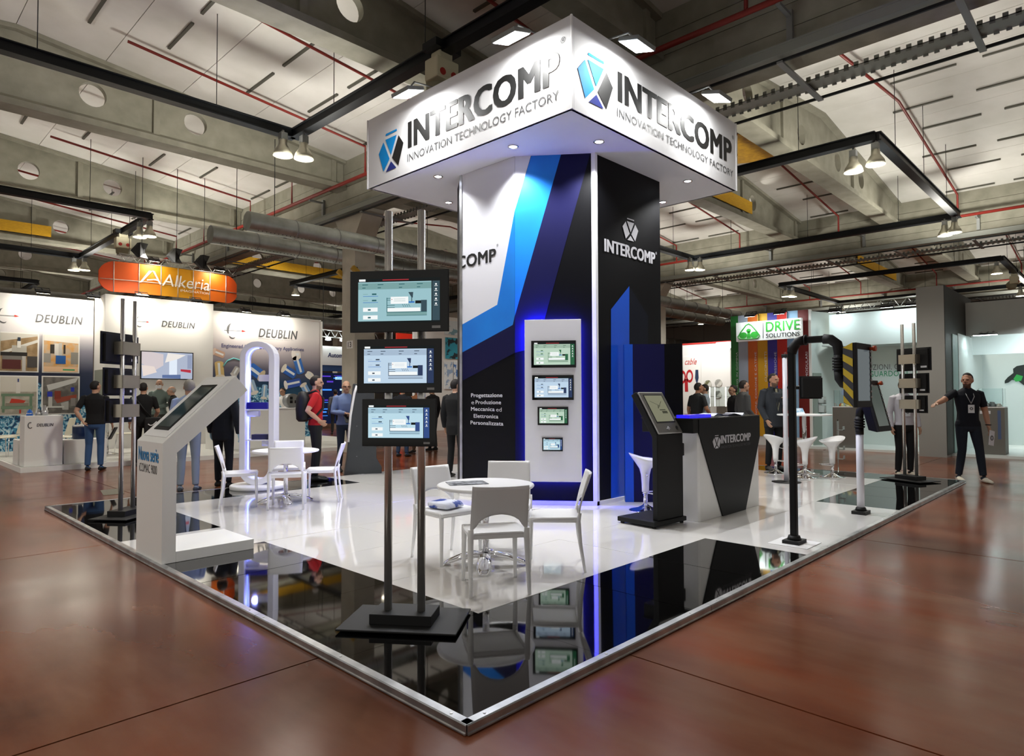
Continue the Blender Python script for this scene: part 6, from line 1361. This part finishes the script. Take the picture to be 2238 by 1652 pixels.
        t0 = wr+d*.025+side*.03; t1 = t0+d*.035+side*.022+nn*.006; t2 = t1+d*.032+side*.004+nn*.012; mb.tube([t0, t1, t2], [.014, .012, .009], 8); SEG.append((t0, t2, .012, .01, 'hand'))
        # legs
        hp, kn, an = P_['hip'+S], P_['kn'+S], P_['an'+S]
        mb.tube([hp+Vector((0, 0, .06)), hp, hp.lerp(kn, .5), kn, kn.lerp(an, .4), an+Vector((0, 0, .02))], [.08, .092, .078, .062, .06, .05], 14)
        SEG += [(hp, kn, .088, .062, 'leg'), (kn, an+Vector((0, 0, -.01)), .06, .05, 'leg')]
        fd = Vector((sg*.10, 1, 0)).normalized(); h0 = Vector((an.x, an.y-.045, an.z-.04)); vs = []; fs = []; m_ = 12
        for (f_, w_, hh, zz) in ((-.025, .022, .03, .035), (0, .035, .042, .04), (.07, .04, .052, .048), (.13, .044, .036, .034), (.20, .047, .027, .027), (.25, .036, .022, .024), (.272, .012, .012, .018)):
            for j in range(m_):
                a = 2*PI*j/m_; pp = h0+fd*f_+Vector((fd.y, -fd.x, 0))*math.cos(a)*w_; vs.append(Vector((pp.x, pp.y, max(.0, an.z-.085+zz+math.sin(a)*hh))))
        for i in range(6):
            for j in range(m_): fs.append((i*m_+j, i*m_+(j+1) % m_, (i+1)*m_+(j+1) % m_, (i+1)*m_+j))
        fs += [tuple(range(m_))[::-1], tuple(range(6*m_, 7*m_))]; mb.add(vs, fs); SEG.append((h0+fd*.0+Vector((0, 0, -.015)), h0+fd*.22+Vector((0, 0, -.02)), .045, .03, 'shoe'))
    me = mb.mesh('raw'); tmp = bpy.data.objects.new('raw', me); COL.objects.link(tmp)
    rm = tmp.modifiers.new('r', 'REMESH'); rm.mode = 'VOXEL'; rm.voxel_size = voxel; rm.adaptivity = 0
    smo = tmp.modifiers.new('s', 'SMOOTH'); smo.factor = .5; smo.iterations = 3
    dg = bpy.context.evaluated_depsgraph_get(); body = bpy.data.meshes.new_from_object(tmp.evaluated_get(dg)); bpy.data.objects.remove(tmp); bpy.data.meshes.remove(me)
    body.name = 'person'; nf = len(body.polygons); co = np.empty(nf*3); body.polygons.foreach_get('center', co); co = co.reshape(-1, 3)
    best = np.full(nf, 1e9); lab_ = np.zeros(nf, int); names = ['torso', 'skin', 'head', 'sleeve', 'hand', 'leg', 'shoe', 'neck']
    for a, b, r0, r1, lb in SEG:
        a = np.array(a); b = np.array(b); e = b-a; t = np.clip(((co-a)@e)/(e@e), 0, 1); dd = np.linalg.norm(co-a-t[:, None]*e, axis=1)-(r0+(r1-r0)*t); q = dd < best; best[q] = dd[q]; lab_[q] = names.index(lb)
    mats = [mat('cloth_'+top, top, .85), mat('cloth_'+bottom, bottom, .85, noise=None), mat('skin_'+skin, skin, .5), mat('shoe_'+shoes, shoes, .5), mat('eye_dark', '181412', .3), mat('lip_'+skin, '8E5648', .5), mat('beard_'+str(beard), beard or skin, .8), mat('glove_'+str(hand_col), hand_col or skin, .5), mat('collar_'+str(collar), collar or top, .8)]
    idx = np.zeros(nf, int)
    tz = co[:, 2]; hm = .79 if jacket else hem
    idx[(lab_ == 0) & (tz < hm)] = 1; idx[lab_ == 5] = 1; idx[(lab_ == 5) & (tz > hm)] = 0; idx[lab_ == 1] = 2; idx[lab_ == 7] = 2; idx[lab_ == 2] = 2; idx[lab_ == 4] = 7; idx[lab_ == 6] = 3
    # neckline
    hl = np.array([[cT, sT], [-sT, cT]]); hp_ = np.array(hc); loc2 = (co-hp_); lx = loc2[:, 0]*cT+loc2[:, 1]*sT; ly = -loc2[:, 0]*sT+loc2[:, 1]*cT; lz = loc2[:, 2]
    head = (lab_ == 2) | (lab_ == 7)
    nk = np.array(B_((0, 0, 1.485)))
    idx[(tz < nk[2]+.012) & (lab_ == 7)] = 8 if collar else 0
    for ex in (-.03, .03): idx[head & (ly > .055) & (((lx-ex)/.014)**2+((lz-.005)/.007)**2 < 1)] = 4
    idx[head & (ly > .06) & ((lx/.024)**2+((lz+.053)/.007)**2 < 1)] = 5
    if beard: idx[head & (lz < -.062+.5*np.clip(abs(lx)-.03, 0, .1)) & (lz > -.135) & (ly > .0) & ~((ly > .06) & (abs(lx) < .022) & (abs(lz+.053) < .007))] = 6
    if beard: idx[head & (ly > .07) & (abs(lx) < .028) & (lz < -.032) & (lz > -.044)] = 6
    for m_ in mats: body.materials.append(m_)
    body.polygons.foreach_set('material_index', idx.astype(np.int32)); body.polygons.foreach_set('use_smooth', [True]*nf); body.update()
    o = bpy.data.objects.new('person', body); link(o); o.location = loc_; o.rotation_euler = (0, 0, face-PI/2); o.scale = (s, s, s); tag(o, label, 'person')
    # hair
    if hairstyle != 'none':
        vs = []; fs = []; k, kk = 26, 18
        for i in range(kk+1):
            th = PI*i/kk
            for j in range(k):
                a = 2*PI*j/k; x, y, z = math.sin(th)*math.cos(a), math.sin(th)*math.sin(a), math.cos(th)
                if hairstyle == 'balding': on = (y < .25 and -.45 < z < .35) 
                g_ = (min(z+.62, .35-y+.4*max(0, z-.1)) if y < .3 else 0) if hairstyle == 'balding' else max(z-.52-.2*max(0, y)+.12*abs(x), min(-y-.02+.35*max(0, z), z+.72), min(.25-y, z-.02)*(abs(x) > .55))
                if hairstyle == 'balding' and z > .45: g_ = -1
                k_ = max(0., min(1., g_/.16+.35)); k_ = k_*k_*(3-2*k_)
                f_ = .9+.155*k_+.012*k_*math.sin(9*a+3*th)*math.cos(6*th)
                if hairstyle == 'curly': f_ += .06*k_
                vs.append(Hd((x*.076*f_, -.008+y*.098*f_, .02+z*.1*f_)))
        for i in range(kk):
            for j in range(k): fs.append((i*k+j, (i+1)*k+j, (i+1)*k+(j+1) % k, i*k+(j+1) % k))
        MB().add(vs, fs, 0, True).build('hair', mat('hair_'+hair, hair, .7, bump=(90, .4)), o)
    return o, P_, Hd, B_
def torso_strip(o, name, m, pts, r=.012, sx=.4): return MB().tube(pts, r, 6, sx=sx).build(name, m, o)
def jacket_front(o, shirt, tie, B_):
    """shirt triangle, tie and lapels on the chest"""
    y = .132
    MB().poly([B_((-.055, .075, 1.475)), B_((.055, .075, 1.475)), B_((.03, y+.002, 1.25)), B_((0, y+.004, 1.1)), B_((-.03, y+.002, 1.25))]).build('shirt_front', mat('cloth_'+shirt, shirt, .8), o)
    if tie: MB().poly([B_((-.02, .086, 1.465)), B_((.02, .086, 1.465)), B_((.03, y+.006, 1.2)), B_((0, y+.008, 1.06)), B_((-.03, y+.006, 1.2))]).build('tie', mat('tie_'+tie, tie, .7), o)
def badge(o, B_, x=0., z=1.16, y=.128):
    MB().tube([B_((-.06, .03, 1.47)), B_((-.05, .12, 1.36)), B_((0+x, y, z+.09))], .006, 5).tube([B_((.06, .03, 1.47)), B_((.05, .12, 1.36)), B_((0+x, y, z+.09))], .006, 5).build('lanyard', mat('lanyard_grey', 'B0B2B4', .7), o)
    b = MB().add([B_((x-.045, y+.004, z-.06)), B_((x+.045, y+.004, z-.06)), B_((x+.045, y+.004, z+.07)), B_((x-.045, y+.004, z+.07)), B_((x-.045, y, z-.06)), B_((x+.045, y, z-.06)), B_((x+.045, y, z+.07)), B_((x-.045, y, z+.07))], [(0,1,2,3), (7,6,5,4), (0,4,5,1), (1,5,6,2), (2,6,7,3), (3,7,4,0)]).build('badge', mat('badge_white', 'E4E6E8', .5), o)
    MB().tube([B_((x+.018*math.cos(a*PI/6), y+.006, z+.01+.018*math.sin(a*PI/6))) for a in range(12)], .005, 5, closed=True).build('badge_print', INK, b)
def at_depth(px, dep, z): 
    d = ray(px, 865.); k = dep/(d@_f); p = CAM+d*k; return (p[0], p[1], z)
toC = R(224)      # facing the camera
# 1 man in black polo and jeans, seen from behind
o, Pq, Hd, B_ = person('man in black polo and blue jeans seen from behind beside the white plinths', (1.66, 12.72, 0), R(62), 1.76, '0B0B0C', '36557E', 'B58C72', '15100E', '0C0C0D', 'short', .90, False,
    dict(elR=(.25, -.02, 1.13), wrR=(.27, .1, .90), elL=(-.29, -.10, 1.15), wrL=(-.18, -.14, .98)), 0., R(-35), voxel=.0085)
t = MB().obox(Matrix.Rotation(R(25), 4, 'Y'), (.025, .2, .26)).build('document_case', mat('case_black', '101114', .5), bevel=.006); q = Matrix.Translation(o.location)@Matrix.Rotation(o.rotation_euler.z, 4, 'Z')@Vector((.285, .12, .715)); t.location = q; t.rotation_euler = (0, 0, o.rotation_euler.z); tag(t, 'flat black document case in the hand of the man in jeans', 'case')
# 2 black t-shirt with bag
p = GY(312, 1000, 12.9); o, Pq, Hd, B_ = person('man in black T-shirt with a black shoulder bag behind the twin pole stand', (p[0], 12.9, 0), R(75), 1.74, '0A0A0B', '101012', 'B58C72', '17110E', '2A2A2C', 'short', .86, False, dict(elR=(.27, .02, 1.13), wrR=(.22, .2, 1.0)), 0., R(-20))
MB().tube([(-.16, -.08, 1.44), (0, -.135, 1.2), (.15, -.13, 1.0)], .014, 6).build('bag_strap', BMATTE, o); b = MB().box((.02, -.24, .72), (.32, -.13, 1.02)).build('shoulder_bag', BMATTE, o, .02); MB().tube([(.08, -.245, .88), (.12, -.247, .85), (.17, -.247, .86), (.24, -.245, .93)], .012, 6).build('bag_mark', LW, b)
# 3 grey-green shirt, mask
p = GY(347, 1000, 15.3); o, Pq, Hd, B_ = person('man in grey green shirt with white face mask behind the twin pole stand', (p[0], 15.3, DPZ), R(235), 1.77, '6F7F78', '3A3A34', 'C49A80', 'B9B4AC', '1A1A1A', 'long', .9, False, dict(elR=(.25, .02, 1.14), wrR=(.06, .24, 1.12), elL=(-.25, .02, 1.14), wrL=(-.06, .24, 1.08)), 0., 0, 'balding')
mk = MB(); vs = []; fs = []
for i in range(7):
    for j in range(9):
        a = R(-70+140*j/8); zz = -.10+.085*i/6; r = .084-.03*abs(i/6-.55)**1.5; vs.append(Hd((math.sin(a)*r*.9, .028+math.cos(a)*r, zz)))
for i in range(6):
    for j in range(8): fs.append((i*9+j, i*9+j+1, (i+1)*9+j+1, (i+1)*9+j))
mk.add(vs, fs, 0, True).build('face_mask', mat('mask_white', 'E6E8EA', .8), o)
# 4 balding man
p = GY(382, 1000, 14.7); o, Pq, Hd, B_ = person('balding grey haired man in dark jacket next to the masked man', (p[0], 14.7, DPZ), R(160), 1.60, '15161A', '15161A', 'C0967C', 'A9A49C', '101010', 'long', .86, True, None, .12, 0, 'balding')
# 5 light blue shirt, pale jeans
p = GZ(408, 1078, 0); o, Pq, Hd, B_ = person('grey haired man in pale blue shirt and light trousers behind the angled kiosk', (p[0]+.09, max(p[1], 8.36), 0), R(60), 1.70, '9DB0D4', '8E9AA6', 'B58C72', '8C8880', '3E4650', 'long', .92, False, dict(elR=(.24, .06, 1.14), wrR=(.2, .24, 1.05)), 0., R(20), 'curly')
# 6 dark suit
p = GZ(466, 1074, 0); o, Pq, Hd, B_ = person('man in dark navy suit with a pale blue glove behind the angled kiosk', (p[0]+.27, max(p[1], 8.38), 0), R(35), 1.72, '1C212B', '161A22', 'B58C72', '241C18', '0C0C0D', 'long', .82, True, dict(elR=(.26, -.05, 1.13), wrR=(.29, -.02, .87), knL=(-.12, .06, .5), anL=(-.16, .12, .085)), 0., R(20), hand_col='A9D4EA')
# 7 red polo with backpack
p = GZ(702, 1052, ZP); o, Pq, Hd, B_ = person('man in red polo and black trousers with a black backpack', (p[0], 7.78, ZP), R(-22), 1.74, 'B0161C', '0E0E10', 'C0967E', '1C1512', '101010', 'short', .92, False, dict(elR=(.27, -.16, 1.16), wrR=(.18, .05, .99), elL=(-.26, -.1, 1.15), wrL=(-.2, .08, .98)), 0., R(-10), beard='6A4C3E', voxel=.0085)
b = MB(); b.lathe([(.10, .98), (.15, 1.02), (.165, 1.18), (.155, 1.36), (.10, 1.46), (.04, 1.48)], (0, -.20, 0), 20, sx=1., sy=.72); bo = b.build('backpack', BMATTE, o)
for sx in (-1, 1): MB().tube([(sx*.11, -.14, 1.44), (sx*.12, -.02, 1.485), (sx*.125, .11, 1.36), (sx*.15, .10, 1.2), (sx*.185, -.03, 1.06), (sx*.12, -.16, 1.02)], .02, 8, sx=.4).build('strap', BMATTE, bo)
MB().tube([Hd((-.07, .06, .01)), Hd((-.03, .1, .008)), Hd((.03, .1, .008)), Hd((.07, .06, .01))], .004, 5).build('glasses', BMATTE, o)
# 8 blue shirt man
p = GZ(766, 1030, 0); o, Pq, Hd, B_ = person('bald man with glasses in blue shirt standing by the dark totem', (p[0]-.05, p[1]+.1, 0), R(255), 1.74, '6E80A8', '2C3A4C', 'BE947A', '6E6258', '202020', 'long', .9, False, dict(elR=(.25, .0, 1.14), wrR=(.08, .24, 1.12), elL=(-.25, .02, 1.14), wrL=(-.05, .23, 1.08)), .05, R(-10), 'none')
MB().tube([Hd((-.075, .05, .008)), Hd((-.03, .1, .006)), Hd((.03, .1, .006)), Hd((.075, .05, .008))], .005, 5).build('glasses', BMATTE, o)
t = MB().obox(Matrix.Rotation(R(50), 4, 'X'), (.18, .012, .25)).build('catalogue', mat('cat_dark', '26282C', .5)); t.location = Matrix.Translation(o.location)@Matrix.Rotation(o.rotation_euler.z, 4, 'Z')@Vector((.02, .30, 1.02)); t.rotation_euler = (0, 0, o.rotation_euler.z); tag(t, 'dark open catalogue held by the man in blue shirt', 'catalogue')
# 9 far visitor
x, y, z = at_depth(733, 24.6, 0); person('distant visitor in grey shirt below the Automation header', (x, y, 0), R(60), 1.7, '6A6E74', '2A2C30', 'B58C72', '201814', '141414', 'long', .9, voxel=.014)
# 10 black suit
p = GZ(996, 1043, ZP); person('man in black suit standing half hidden behind the tower', (p[0], p[1], ZP), R(20), 1.68, '0C0D10', '0B0C0F', 'C0967E', '1A1412', '0A0A0A', 'long', .82, True, None, 0., R(-30))
# between the screens: visitors further back
for px, dep, tcol, bcol, f, lab in ((880, 15.5, '20242C', '2E4260', 30, 'visitor in dark jacket and jeans seen between the front screens'), (912, 16.5, 'A06A48', '6A5444', 200, 'visitor in tan top seen between the front screens'), (945, 17.2, '16171A', '14151A', 100, 'visitor in black walking behind the front screens')):
    x, y, z = at_depth(px, dep, 0); person(lab, (x, y, 0), R(f), 1.72, tcol, bcol, 'B58C72', '2A201A', '181818', 'long', .86, voxel=.014)
# 11-12 people behind the counter
x, y, z = at_depth(1521, 14.6, 0); person('man in dark T-shirt leaning by the reception counter', (x, y, 0), R(-20), 1.72, '26282A', '1C1E22', 'A9785C', '15100E', '141414', 'short', .88, False, dict(elR=(.26, .06, 1.14), wrR=(.24, .22, 1.0)), .1, R(-15))
x, y, z = at_depth(1541, 15.6, 0); person('visitor in pale blue shirt behind the man in dark T-shirt', (x, y, 0), R(120), 1.70, '9AA8B4', '23262C', 'B58C72', '1E1714', '141414', 'long', .88, voxel=.013)
# 13 grey shirt profile
x, y, z = at_depth(1625, 13.4, 0); person('man in charcoal shirt in profile before the orange stripe', (x, y, 0), R(-38), 1.74, '4A4A4A', '1E1E20', 'C0967E', '2A221E', '141414', 'long', .9, False, dict(elR=(.24, -.02, 1.13), wrR=(.22, .14, .95)), 0., R(-8))
x, y, z = at_depth(1603, 14.6, 0); person('visitor in black jacket half hidden by the man in charcoal shirt', (x, y, 0), R(140), 1.66, '0C0D10', '0E0E12', 'B58C72', '1A1412', '101010', 'long', .82, True, voxel=.013)
# 14 suit man gesturing
p = GZ(1692, 1027, ZP); o, Pq, Hd, B_ = person('bearded man in grey jacket and tie gesturing with one hand before the stripes', (p[0], p[1], ZP), R(238), 1.79, '2E3238', '0D0D0F', 'B5866C', '2E2824', '4A4644', 'long', .82, True, dict(elL=(-.24, .06, 1.12), wrL=(-.04, .27, 1.26), elR=(.25, -.02, 1.13), wrR=(.22, .12, .9)), 0., R(15), beard='6E5648', voxel=.0085)
jacket_front(o, '17181A', '8E8C74', B_)
# 15 navy polo pointing
o, Pq, Hd, B_ = person('bearded man in navy polo and jeans with a lanyard pointing at the twin pole stand', (11.1, .0, 0), R(212), 1.79, '0B0F1C', '1A222E', 'BC8C72', '1A1210', 'D8D2C0', 'short', .88, False, dict(shR=(.19, .0, 1.42), elR=(.40, .12, 1.30), wrR=(.56, .28, 1.25), elL=(-.26, -.02, 1.13), wrL=(-.27, .06, .88), anL=(-.16, .10, .085), knL=(-.13, .07, .5), anR=(.13, -.04, .085)), 0., R(-38), beard='5E4234', voxel=.0075)
badge(o, B_, .0, 1.16, .128); MB().tube([B_((-.27+.034*math.cos(a*PI/6), .05+.034*math.sin(a*PI/6), .91)) for a in range(12)], .009, 6, closed=True).build('wristwatch', BMATTE, o)
t = MB().box((-.002, -.075, -.12), (.002, .075, .12)).build('leaflet', PAPER); t.location = Matrix.Translation(o.location)@Matrix.Rotation(o.rotation_euler.z, 4, 'Z')@Vector((-.285, .13, .72)); t.rotation_euler = (R(10), 0, o.rotation_euler.z-R(50)); tag(t, 'white leaflet with a round emblem in the hand of the man in navy', 'leaflet')
MB().tube([(-.004, .035*math.cos(a*PI/8), .035*math.sin(a*PI/8)) for a in range(16)], .006, 5, closed=True).tube([(.004, .035*math.cos(a*PI/8), .035*math.sin(a*PI/8)) for a in range(16)], .006, 5, closed=True).build('emblem', INK, t)
# 16 white shirt man behind the stand
p = GZ(1995, 1040, 0); o, Pq, Hd, B_ = person('man in white shirt and black trousers behind the twin pole stand near the aisle', (11.2, .95, 0), R(222), 1.70, 'C9C6CC', '0D0D0F', 'B5866C', '1A1412', 'D8D0BC', 'long', .92, False, None, 0., 0, voxel=.0085)
badge(o, B_, .0, 1.14, .122)
# 17 behind the long counter
p = GY(628, 900, k0[1]+1.45); person('person in white shirt working behind the long counter', (p[0], k0[1]+1.45, DPZ), R(200), 1.62, 'E4E2DE', '2A2A2E', 'B58C72', '241A16', '141414', 'long', .88, False, dict(elR=(.26, .08, 1.14), wrR=(.15, .3, 1.08), elL=(-.26, .08, 1.14), wrL=(-.15, .3, 1.08)), .3, 0, voxel=.013)
